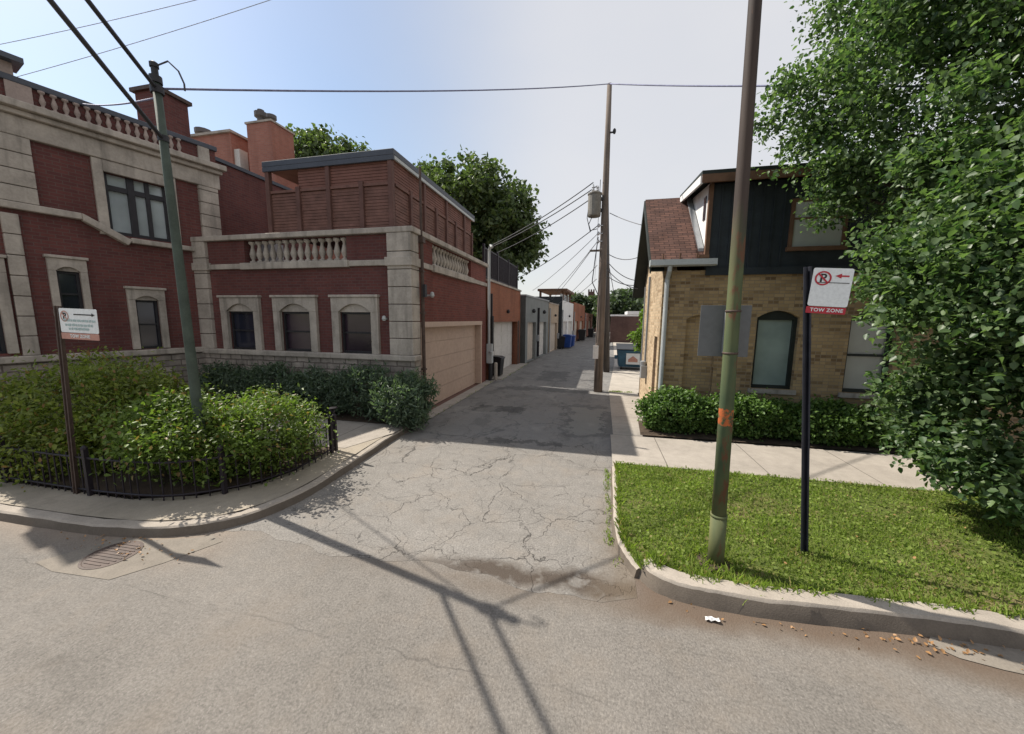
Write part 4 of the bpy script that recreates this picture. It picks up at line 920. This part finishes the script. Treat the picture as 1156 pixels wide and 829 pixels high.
cd.tube([(-.42, 12.68, 6.3), (-.48, 12.68, 5.8), (-.36, 12.68, 5.35)], .012, 6)
cd.tube([(-.1, 12.72, 5.2), (-.16, 12.72, 4.6), (-.24, 12.72, 3.75), (-.02, 12.68, 3.3)], .016, 6).tube([(.02, 12.67, 3.3), (-.03, 12.68, 1.7)], .014, 6)
cd.tube([(.3, 12.72, 4.2), (.5, 12.72, 3.3), (.3, 12.7, 3.2)], .010, 6); cd.build('drop_lead', 'cable', up)
MB().box(-.12, .06, 12.62, 12.68, 1.18, 1.62).box(-.1, .04, 12.61, 12.62, 1.3, 1.5).build('notice', 'white_paint', up)
bpole = thing('utility_pole', 'darker shorter wooden pole standing right behind the utility pole', 'pole', (.52, 17.9, 0))
MB().tube([(.50, 17.9, -.02), (.36, 17.9, 4), (.16, 17.9, 8.2)], [.15, .12, .085], 14).build('shaft', 'dark_pole_wood', bpole, smooth=True)
# service wires
T = [((-.32, 12.7, 6.9), (-4.2, 13.9, 5.25)), ((-.2, 12.75, 6.8), (-4.2, 13.95, 5.2)), ((-.25, 12.75, 6.5), (-4.3, 15.5, 5.3)), ((-.12, 12.72, 5.56), (-4.22, 20, 4.8)),
     ((-.12, 12.72, 5.3), (-3.9, 22, 4.2)), ((-.12, 12.72, 5.05), (-3.6, 26, 3.85)), ((-.3, 12.76, 4.8), (-3.5, 26.6, 3.7)), ((-.1, 12.8, 4.3), (-3.4, 30, 3.6)), ((-.1, 12.8, 3.85), (-2.9, 32, 3.9)), ((-.1, 12.8, 7.0), (-.6, 48, 7.2))]
nm = ['topmost', 'second highest', 'third highest', 'fourth highest', 'fifth', 'sixth', 'seventh', 'eighth', 'lowest']
for (p, q), k in zip(T, nm + ['x']):
    lab = f'{k} service wire running from the utility pole to the alley garages' if k != 'x' else 'wire running straight down the alley from the utility pole'
    span('service_wire', lab, [p, q], .016 if k in nm[:4] else .011, 'cable' if k in nm[:4] else 'wire_grey', .12 if k != 'x' else .4, 'service wires to the garages')
T2 = [((.24, 12.8, 5.95), (1.1, 11.2, 5.15)), ((.24, 12.8, 4.66), (1.12, 12.0, 4.4)), ((.24, 12.8, 4.4), (1.12, 12.4, 3.75)), ((.24, 12.8, 4.15), (1.2, 12.5, 3.5)), ((.24, 12.8, 3.95), (1.25, 12.5, 3.62))]
for (p, q), k in zip(T2, ['highest', 'second highest', 'middle', 'second lowest', 'lowest']):
    span('house_wire', f'{k} short wire from the utility pole to the yellow house gable', [p, q], .012, 'wire_grey', .12 if k != 'highest' else .03, 'wires to the yellow house')
# meter riser on the garage corner
ri = thing('meter_riser', 'tall grey conduit with a meter box at the corner of the red garage', 'conduit', (-4.2, 13.9, 0))
MB().tube([(-4.2, 13.92, 1.3), (-4.2, 13.92, 5.1)], .05, 10).tube([(-4.2, 13.92, 5.1), (-4.12, 13.86, 5.28), (-4.05, 13.8, 5.2)], .06, 8).build('conduit', 'white_metal', ri)
MB().tube([(-4.08, 14.0, 1.2), (-4.08, 14.0, 2.6)], .055, 8).tube([(-4.15, 13.92, .8), (-4.15, 13.92, .02)], .075, 8).build('lower_pipe', 'black_plastic', ri)
MB().box(-4.28, -4.05, 13.82, 14.02, .72, 1.5).build('meter_box', 'white_metal', ri, bevel=.015)
MB().lathe([(.08, 0), (.08, .05), (.06, .07)], (-4.1, 13.8, 1.15), 10).build('meter_dial', 'grey_metal', ri)
bo = tag(MB().lathe([(.075, -.02), (.075, .68), (.06, .72), (.02, .73)], (0, 0, 0), 12).build('bollard', 'limestone', smooth=False), 'short pale bollard beside the meter pipe', 'bollard'); bo.location = (-3.98, 14.15, 0)

# bins
def cart(label, x, y, rz, mat, lid=None, s=1.0, group='bins along the alley'):
    t = thing('wheelie_bin', label, 'bin', (x, y, 0), group)
    X = Matrix.Translation((x, y, 0)) @ Matrix.Rotation(rz, 4, 'Z') @ Matrix.Scale(s, 4)
    m = MB(X); m.raw([(-.25, -.28, .08), (.25, -.28, .08), (.25, .25, .08), (-.25, .25, .08), (-.30, -.36, .98), (.30, -.36, .98), (.30, .32, .98), (-.30, .32, .98)], [(0, 3, 2, 1), (4, 5, 6, 7), (0, 1, 5, 4), (1, 2, 6, 5), (2, 3, 7, 6), (3, 0, 4, 7)])
    m.box(-.32, .32, -.38, .34, .93, .985); m.build('body', mat, t, bevel=.02)
    MB(X).prism([(-.40, .99), (-.40, 1.02), (-.2, 1.09), (.2, 1.10), (.36, 1.05), (.36, .99)], 'x', -.33, .33).build('lid', lid or mat, t, bevel=.015)
    MB(X).tube([(-.25, .40, 1.0), (.25, .40, 1.0)], .018, 8).build('handle', lid or mat, t)
    for sx in (-1, 1): MB(X).tube([(sx * .27, .27, .12), (sx * .33, .27, .12)], .12, 14).build('wheel', 'black_plastic', t)
    return t
cart('black wheeled bin with a rounded lid behind the meter pipe at the orange garage', -4.22, 15.1, 1.5, 'black_plastic', s=.82)
cart('black bin nearest in the cluster before the white garage', -3.0, 31.0, 1.7, 'black_plastic')
cart('blue bin standing first against the white garage', -2.55, 31.8, 1.5, 'blue_plastic', s=1.1)
cart('blue bin standing second against the white garage', -2.45, 32.8, 1.7, 'blue_plastic')
cart('blue bin standing last against the white garage', -2.35, 33.8, 1.4, 'blue_plastic')
cart('black bin far down the alley before the brown garage', -1.75, 43.0, 1.5, 'black_plastic', s=1.25)
cart('black bin at the very end of the alley', -.9, 52, 1.5, 'black_plastic', s=1.15)
du = thing('dumpster', 'blue steel dumpster with a white placard behind the yellow house', 'dumpster', (1.75, 19.5, 0))
m = MB(); m.raw([(1.12, 19.0, .15), (2.4, 19.0, .15), (2.4, 20.1, .15), (1.12, 20.1, .15), (1.02, 18.85, 1.0), (2.5, 18.85, 1.0), (2.5, 20.2, 1.2), (1.02, 20.2, 1.2)], [(0, 3, 2, 1), (4, 5, 6, 7), (0, 1, 5, 4), (1, 2, 6, 5), (2, 3, 7, 6), (3, 0, 4, 7)])
m.box(.99, 2.53, 18.82, 18.86, .93, 1.0).build('body', 'dumpster_blue', du, bevel=.01)
MB().raw([(1.0, 18.8, 1.012), (2.52, 18.8, 1.012), (2.52, 20.22, 1.22), (1.0, 20.22, 1.22), (1.0, 18.8, 1.05), (2.52, 18.8, 1.05), (2.52, 20.22, 1.26), (1.0, 20.22, 1.26)], [(0, 3, 2, 1), (4, 5, 6, 7), (0, 1, 5, 4), (1, 2, 6, 5), (2, 3, 7, 6), (3, 0, 4, 7)]).build('lid', 'black_plastic', du)
MB().box(.9, 1.03, 18.95, 19.4, .55, .7).build('lift_pocket', 'dumpster_blue', du)
for x in (1.2, 2.3): MB().tube([(x, 19.1, .08), (x + .06, 19.1, .08)], .08, 10).box(x, x + .06, 19.05, 19.15, .08, .16).build('caster', 'black_plastic', du)
pl = MB().box(1.45, 2.1, 18.87, 18.89, .3, .85).build('placard', 'sign_white', du)
MB().prism([(1.55, .42), (2.0, .42), (2.0, .55), (1.78, .72), (1.55, .55)], 'y', 18.862, 18.872).build('placard_mark', 'faded_red', pl)
li = thing('litter', 'crumpled white paper scrap lying in the gutter', 'litter', (1.03, 3.06, .01))
lm = MB(); vs = [(.98 + .11 * i / 5 + random.uniform(-.006, .006), 3.04 + .045 * j / 3 + random.uniform(-.006, .006), .010 + random.uniform(0, .02)) for j in range(4) for i in range(6)]
lm.raw(vs, [(j * 6 + i, j * 6 + i + 1, j * 6 + i + 7, j * 6 + i + 6) for j in range(3) for i in range(5)]).build('paper', 'white_paint', li, recalc=False)

# ================================================================== SIGNS
def ring(c, r0, r1, n=28, y0=0, y1=.0015):
    m = []
    return [(c[0] + math.cos(2 * math.pi * i / n) * r0, c[1] + math.sin(2 * math.pi * i / n) * r0) for i in range(n)], [(c[0] + math.cos(2 * math.pi * i / n) * r1, c[1] + math.sin(2 * math.pi * i / n) * r1) for i in range(n)]
def parking_sign(name, label, post, base, top, c, wd, ht, tilt, yaw, strip, strip_mat, arrow, post_r, post_mat, green):
    t = thing(name, label, 'sign', base)
    B, T = Vector(base), Vector(top); pm = MB(); d = (T - B).normalized(); sx = d.cross(Vector((0, 1, 0))).normalized(); sy = sx.cross(d)
    prof = [(-1, -.5), (-.55, -.5), (-.4, .5), (.4, .5), (.55, -.5), (1, -.5), (1, -.3), (.68, -.3), (.55, .75), (-.55, .75), (-.68, -.3), (-1, -.3)]
    vs = [tuple(P0 + sx * p * post_r + sy * q * post_r) for P0 in (B - d * .05, T) for p, q in prof]; n = len(prof)
    pm.raw(vs, [(i, (i + 1) % n, n + (i + 1) % n, n + i) for i in range(n)] + [tuple(range(n))[::-1], tuple(range(n, 2 * n))]); pm.build('post', post_mat, t)
    X = Matrix.Translation(c) @ Matrix.Rotation(yaw, 4, 'Z') @ Matrix.Rotation(tilt, 4, 'Y')
    hw, hh = wd / 2, ht / 2
    def rr(x0, x1, z0, z1, r=.02):
        out = []
        for cx_, cz_, a0 in ((x1 - r, z1 - r, 0), (x0 + r, z1 - r, 90), (x0 + r, z0 + r, 180), (x1 - r, z0 + r, 270)):
            out += [(cx_ + r * math.cos(R_(a0 + k * 22.5)), cz_ + r * math.sin(R_(a0 + k * 22.5))) for k in range(5)]
        return out
    pn = MB(X).prism(rr(-hw, hw, -hh, hh), 'y', 0, .004).build('panel', 'sign_white', t)
    rc = (-hw + .085, hh - .095); R0, R1 = .066, .052
    a, c2 = ring(rc, R0, R1); m = MB(X); k = len(a)
    m.raw([(x, -.003, z) for x, z in a] + [(x, -.003, z) for x, z in c2], [(i, (i + 1) % k, k + (i + 1) % k, k + i) for i in range(k)])
    s = .7071; L = R1; w_ = .007
    m.raw([(rc[0] - s * L - s * w_, -.0045, rc[1] + s * L - s * w_), (rc[0] + s * L - s * w_, -.0045, rc[1] - s * L - s * w_), (rc[0] + s * L + s * w_, -.0045, rc[1] - s * L + s * w_), (rc[0] - s * L + s * w_, -.0045, rc[1] + s * L + s * w_)], [(0, 1, 2, 3)])
    m.build('prohibition_ring', strip_mat, pn, recalc=False)
    RX = X @ Matrix.Rotation(math.pi / 2, 4, 'X')
    text_mesh('letter', 'P', .105, 'black_paint', pn, RX @ Matrix.Translation((rc[0], rc[1], .0022)))
    ay = hh - .07; x0, x1 = (rc[0] + R0 + .025, hw - .03)
    m = MB(X)
    if arrow == 'left': pts_ = [(x0, ay), (x0 + .05, ay + .022), (x0 + .05, ay + .007), (x1, ay + .007), (x1, ay - .007), (x0 + .05, ay - .007), (x0 + .05, ay - .022)]
    else: pts_ = [(x1, ay), (x1 - .05, ay + .022), (x1 - .05, ay + .007), (x0 + .06, ay + .007), (x0 + .06, ay - .007), (x1 - .05, ay - .007), (x1 - .05, ay - .022)]
    m.raw([(x, -.003, z) for x, z in pts_], [tuple(range(7))]); m.build('arrow', strip_mat if arrow == 'left' else 'black_paint', pn, recalc=False)
    if green:
        rows = ((.0, .9), (-.055, .8), (-.1, .62))
        m = MB(X)
        for dz, f_ in rows:
            x = -hw * f_ * .9
            while x < hw * f_ * .8:
                l = random.uniform(.02, .06); m.raw([(x, -.003, dz - .012), (x + l, -.003, dz - .012), (x + l, -.003, dz + .016 + random.uniform(-.006, .006)), (x, -.003, dz + .014)], [(0, 1, 2, 3)]); x += l + .012
        m.build('faded_text', 'green_ink', pn, recalc=False)
    else:
        MB(X).raw([(-hw + .03, -.003, .04), (hw - .02, -.003, .04), (hw - .02, -.003, .046), (-hw + .03, -.003, .046)], [(0, 1, 2, 3)]).build('rule_line', 'dark_metal', pn, recalc=False)
    st = MB(X).prism(rr(-hw - .005, hw - .005, -hh - strip - .006, -hh - .006, .008), 'y', 0, .004).build('tow_strip', strip_mat, t)
    text_mesh('lettering', 'TOW ZONE', strip * .72, 'sign_white', st, RX @ Matrix.Translation((0, -hh - .006 - strip / 2, .0025)))
    m = MB(X)
    for z in (hh - .04, -hh + .03): m.box(-hw - .005, -hw + .02, .004, .05, z - .01, z + .01)
    m.build('bracket', 'dark_metal', t)
    return t
parking_sign('parking_sign', 'white parking sign with red TOW ZONE strip on a dark leaning post in the lawn', None, (2.185, 4.10, .1), (1.918, 4.10, 3.02), (2.115, 4.07, 2.822), .315, .353, R_(3.5), R_(-4), .062, 'red_paint', 'left', .033, 'sign_post_metal', False)
parking_sign('parking_sign', 'faded parking sign with green lettering on a rusty post by the iron fence', None, (-6.68, 3.14, .12), (-6.50, 3.14, 2.60), (-6.09, 3.10, 2.42), .60, .29, R_(1.5), R_(2), .075, 'faded_red', 'right', .036, 'rusty_metal', True)

# ================================================================== IRON FENCE round the garden bed
fe = thing('iron_fence', 'low black iron fence curving round the garden bed', 'fence', (-5.2, 3.3, .13))
fp = resample(smooth_path([Vector(p) for p in [(-15, 2.98), (-8.17, 3.14), (-6.53, 3.14), (-5.5, 3.22), (-5.08, 3.36), (-4.62, 3.78), (-4.42, 4.25), (-4.38, 4.7), (-4.48, 5.38)]], 2), .105)
H = .56
def fence_part(i0, i1):
    m = MB()
    for k in range(i0, i1):
        q = fp[k]
        if k > i0: m.tube([(q.x, q.y, .135), (q.x + random.uniform(-.008, .008), q.y, H + .135)], .009, 5)
    for z in (.20, H + .08): m.tube([(p.x, p.y, z) for p in fp[i0:i1 + 1]], .013, 6)
    m.build('picket_panel', 'iron', fe, recalc=False)
cuts = list(range(0, len(fp) - 1, 13)) + [len(fp) - 1]
for a, c in zip(cuts, cuts[1:]): fence_part(a, c)
for k in cuts:
    q = fp[k]; MB().box(q.x - .025, q.x + .025, q.y - .025, q.y + .025, .12, H + .2).lathe([(.036, 0), (.036, .02), (.01, .05)], (q.x, q.y, H + .2), 8).build('post', 'iron', fe)
q = fp[-1]; MB().tube([(q.x, q.y, H + .27), (q.x - .06, q.y, H + .33), (q.x + .08, q.y - .02, H + .36)], [.03, .035, .02], 6).build('finial', 'iron', fe)

# ================================================================== PLANTING
bush('garden_shrub', 'largest yellow green shrub, spreading behind the sign post in the fenced bed', 'shrub', (-8.3, 4.4, .14), (-8.3, 4.35, .84), (1.75, 1.05, .82), 150, 125, .34, .068, 'yew_leaf', up=.8, droop=-.1, width=.28)
bush('garden_shrub', 'low yellow green shrub at the street end of the fenced bed', 'shrub', (-9.2, 3.75, .14), (-8.7, 3.58, .50), (1.85, .55, .46), 95, 100, .27, .064, 'yew_leaf', up=.8, droop=-.1, width=.28)
bush('garden_shrub', 'bright green bushy juniper around the foot of the garden pole', 'shrub', (-5.75, 4.0, .14), (-5.75, 3.9, .74), (1.0, .62, .58), 95, 140, .27, .056, 'juniper_leaf', up=.7, droop=-.1, width=.3)
bush('garden_shrub', 'bright green bushy juniper at the alley end of the fenced bed', 'shrub', (-4.95, 4.55, .14), (-5.02, 4.45, .70), (.76, .82, .58), 85, 140, .26, .056, 'juniper_leaf', up=.7, droop=-.1, width=.3)
fx = [(-9.4, 1.05, .74, 'dark feathery shrub behind the garden pole'), (-8.0, 1.15, .78, 'dark feathery shrub under the middle arched windows'), (-6.6, 1.1, .76, 'dark feathery shrub under the window nearest the corner quoin'), (-5.3, 1.15, .84, 'dark feathery shrub beneath the limestone corner')]
for x, rx, hz, lab in fx:
    bush('foundation_shrub', lab + ' at the brick building', 'shrub', (x, 7.45, .14), (x, 7.45, hz * .72 + .1), (rx * .8, .42, hz * .72), 90, 70, .2, .085, 'dark_shrub_leaf', 'dark shrubs along the brick building', up=.1, droop=-.55, width=.18)
t = bush('foundation_shrub', 'spiky dark shrub spilling out at the alley corner of the brick building', 'shrub', (-4.15, 7.2, .02), (-4.15, 7.3, .58), (.58, .55, .6), 120, 80, .2, .10, 'dark_shrub_leaf', 'dark shrubs along the brick building', up=.1, droop=-.7, width=.16)
for x, lab in ((-12.6, 'dark shrub in shade in front of the tall wing door'), (-11.2, 'dark shrub in shade in front of the tall wing windows')):
    bush('foundation_shrub', lab, 'shrub', (x, 6.1, .14), (x, 6.0, .6), (.75, .45, .5), 80, 70, .2, .08, 'dark_shrub_leaf', 'dark shrubs along the brick building', up=.2, droop=-.4, width=.2)
for x, rx, hz, lab in ((1.75, .72, .92, 'bright leafy hedge shrub at the house corner beside the alley'), (3.1, .85, .90, 'leafy hedge shrub under the first house window'), (4.5, .85, .86, 'leafy hedge shrub beside the sign post in front of the house'), (5.9, .85, .8, 'leafy hedge shrub half behind the big tree')):
    bush('hedge', lab, 'hedge', (x, 8.5, .07), (x, 8.5, hz * .52), (rx, .40, hz * .5), 170, 75, .16, .062, 'hedge_leaf', 'hedge along the yellow house', up=.6, droop=.1, width=.4, shell=.7) if False else bush('hedge', lab, 'hedge', (x, 8.5, .07), (x, 8.5, hz * .52), (rx, .40, hz * .5), 170, 75, .16, .062, 'hedge_leaf', 'hedge along the yellow house', up=.6, droop=.1, width=.4)
# the big tree: drooping boughs from the lawn up past the top of the picture
tree('broadleaf_tree', 'big leafy tree with drooping boughs on the lawn in front of the house', (6.1, 5.9, .1), (6.7, 6.8, 9.0),
     [((6.75, 7.2, 5.75), (4.2, 1.45, 2.15), 420, 190, .38), ((4.85, 4.95, 2.95), (1.85, 1.15, 1.3), 270, 200, .28), ((5.05, 5.05, 1.4), (1.8, 1.05, 1.05), 190, 190, .25), ((6.9, 7.3, 8.1), (4.0, 1.6, 2.1), 300, 180, .42), ((5.4, 5.6, 4.5), (1.8, 1.1, 1.3), 150, 190, .3)],
     'maple_leaf', .068, None, .2, 26, .62, up=.75, droop=.5, width=.38)
tree('park_tree', 'tall dense tree overhanging the alley behind the orange garage', (-9, 24, 0), (-8.5, 24, 11.5), [((-8.6, 24, 9.0), (4.2, 3.5, 3.6), 240, 90, .75), ((-6.3, 23.5, 7.3), (2.6, 2.6, 2.6), 110, 90, .6)], 'far_leaf', .26, 'trees behind the buildings', .35, 14, .55)
tree('park_tree', 'pale tree top rising behind the slatted terrace roof', (-17.5, 21, 0), (-17.3, 21, 13), [((-17.2, 21, 11.0), (3.8, 3, 2.6), 170, 75, .6)], 'far_leaf', .24, 'trees behind the buildings', .35, 12, .5)
tree('park_tree', 'smaller tree rising between the terrace roof and the overhanging tree', (-12.5, 25, 0), (-12.5, 25, 12.5), [((-12.4, 25, 10.6), (2.6, 2.5, 2.6), 110, 75, .6)], 'far_leaf', .25, 'trees behind the buildings', .3, 10, .5)
for x, y, r, z, lab in ((4, 58, 4.5, 4.0, 'round tree beyond the parking lot wall beside the house edge'), (10, 60, 6, 5, 'wide tree beyond the parking lot wall hidden behind the house'), (-1.0, 68, 2.7, 3.9, 'dark tree at the end of the alley beside the utility pole'), (-4.4, 66, 2.7, 4.1, 'dark tree at the end of the alley behind the far garages')):
    tree('park_tree', lab, (x, y, 0), (x, y, z + 1), [((x, y, z), (r, r, z * .62), 130, 60, .9)], 'dark_far_leaf', .5, 'trees at the end of the alley', .3, 6, .5)
tree('young_tree', 'light green sapling leaning out behind the yellow house', (2.1, 15.5, 0), (1.9, 15.3, 3.2), [((2.05, 15.2, 2.6), (.42, .5, .6), 40, 50, .2), ((1.75, 15.1, 1.75), (.40, .4, .4), 26, 45, .17)], 'vine_leaf', .11, None, .06, 8, .5)

# ================================================================== LIGHT, SKY, CAMERA
EL, AZ = R_(48), R_(-13)
S = Vector((-math.cos(AZ) * math.cos(EL), -math.sin(AZ) * math.cos(EL), math.sin(EL)))      # toward the sun
sl = bpy.data.lights.new('sun', 'SUN'); sl.energy = 5.0; sl.angle = R_(.5); sl.color = (1.0, .935, .835)
so = bpy.data.objects.new('sun', sl); col.objects.link(so); so.rotation_euler = (-S).to_track_quat('-Z', 'Y').to_euler()
W = bpy.data.worlds.new('World'); sc.world = W; W.use_nodes = True
nt = W.node_tree; nt.nodes.clear()
out = nt.nodes.new('ShaderNodeOutputWorld'); bg = nt.nodes.new('ShaderNodeBackground'); sky = nt.nodes.new('ShaderNodeTexSky')
sky.sky_type = 'NISHITA'; sky.sun_disc = False; sky.sun_elevation = EL; sky.sun_rotation = math.atan2(S.x, S.y) % (2 * math.pi)
sky.air_density = 1.3; sky.dust_density = .9; sky.ozone_density = 1.7
tc = nt.nodes.new('ShaderNodeTexCoord'); no = nt.nodes.new('ShaderNodeTexNoise'); no.inputs['Scale'].default_value = 1.6; no.inputs['Detail'].default_value = 5; no.inputs['Roughness'].default_value = .5
mp = nt.nodes.new('ShaderNodeMapping'); mp.inputs['Scale'].default_value = (1, 1, 2.2); mp.inputs['Location'].default_value = (.3, .9, .2)
mr = nt.nodes.new('ShaderNodeMapRange'); mr.inputs[1].default_value = .3; mr.inputs[2].default_value = .7; mr.inputs[3].default_value = .0; mr.inputs[4].default_value = .10
sx = nt.nodes.new('ShaderNodeSeparateXYZ'); bk = nt.nodes.new('ShaderNodeMapRange'); bk.interpolation_type = 'SMOOTHSTEP'; bk.inputs[1].default_value = -.62; bk.inputs[2].default_value = -.05; bk.inputs[3].default_value = .0; bk.inputs[4].default_value = .8
ad = nt.nodes.new('ShaderNodeMath'); ad.operation = 'ADD'; ad.use_clamp = True
mx = nt.nodes.new('ShaderNodeMix'); mx.data_type = 'RGBA'; mx.inputs[7].default_value = (5.8, 5.75, 5.85, 1)
L = nt.links.new
L(tc.outputs['Generated'], mp.inputs[0]); L(mp.outputs[0], no.inputs['Vector']); L(no.outputs[0], mr.inputs[0]); L(tc.outputs['Generated'], sx.inputs[0]); L(sx.outputs[0], bk.inputs[0]); L(mr.outputs[0], ad.inputs[0]); L(bk.outputs[0], ad.inputs[1]); L(ad.outputs[0], mx.inputs[0])
L(sky.outputs[0], mx.inputs[6]); L(mx.outputs[2], bg.inputs[0]); bg.inputs[1].default_value = .095; L(bg.outputs[0], out.inputs[0])

f, W_, H_ = 410.0, 1156.0, 829.0
yaw, pitch, roll = R_(-13.124), R_(7.572), R_(.6)
F = Vector((math.sin(yaw) * math.cos(pitch), math.cos(yaw) * math.cos(pitch), -math.sin(pitch))); Rr = Vector((math.cos(yaw), -math.sin(yaw), 0)); U = Rr.cross(F)
R2 = Rr * math.cos(roll) + U * math.sin(roll); U2 = -Rr * math.sin(roll) + U * math.cos(roll)
cam = bpy.data.cameras.new('camera'); co = bpy.data.objects.new('camera', cam); col.objects.link(co)
co.matrix_world = Matrix(((R2.x, U2.x, -F.x, 0), (R2.y, U2.y, -F.y, 0), (R2.z, U2.z, -F.z, 2.5), (0, 0, 0, 1)))
cam.sensor_width = 36; cam.lens = f / W_ * 36; cam.clip_end = 2000; sc.camera = co
vs_ = sc.view_settings; vs_.view_transform = 'Standard'; vs_.look = 'None'; vs_.exposure = .58; vs_.gamma = 1; vs_.use_curve_mapping = False
sc.render.engine = 'CYCLES'; sc.cycles.use_denoising = True; sc.cycles.max_bounces = 6; sc.cycles.transparent_max_bounces = 4
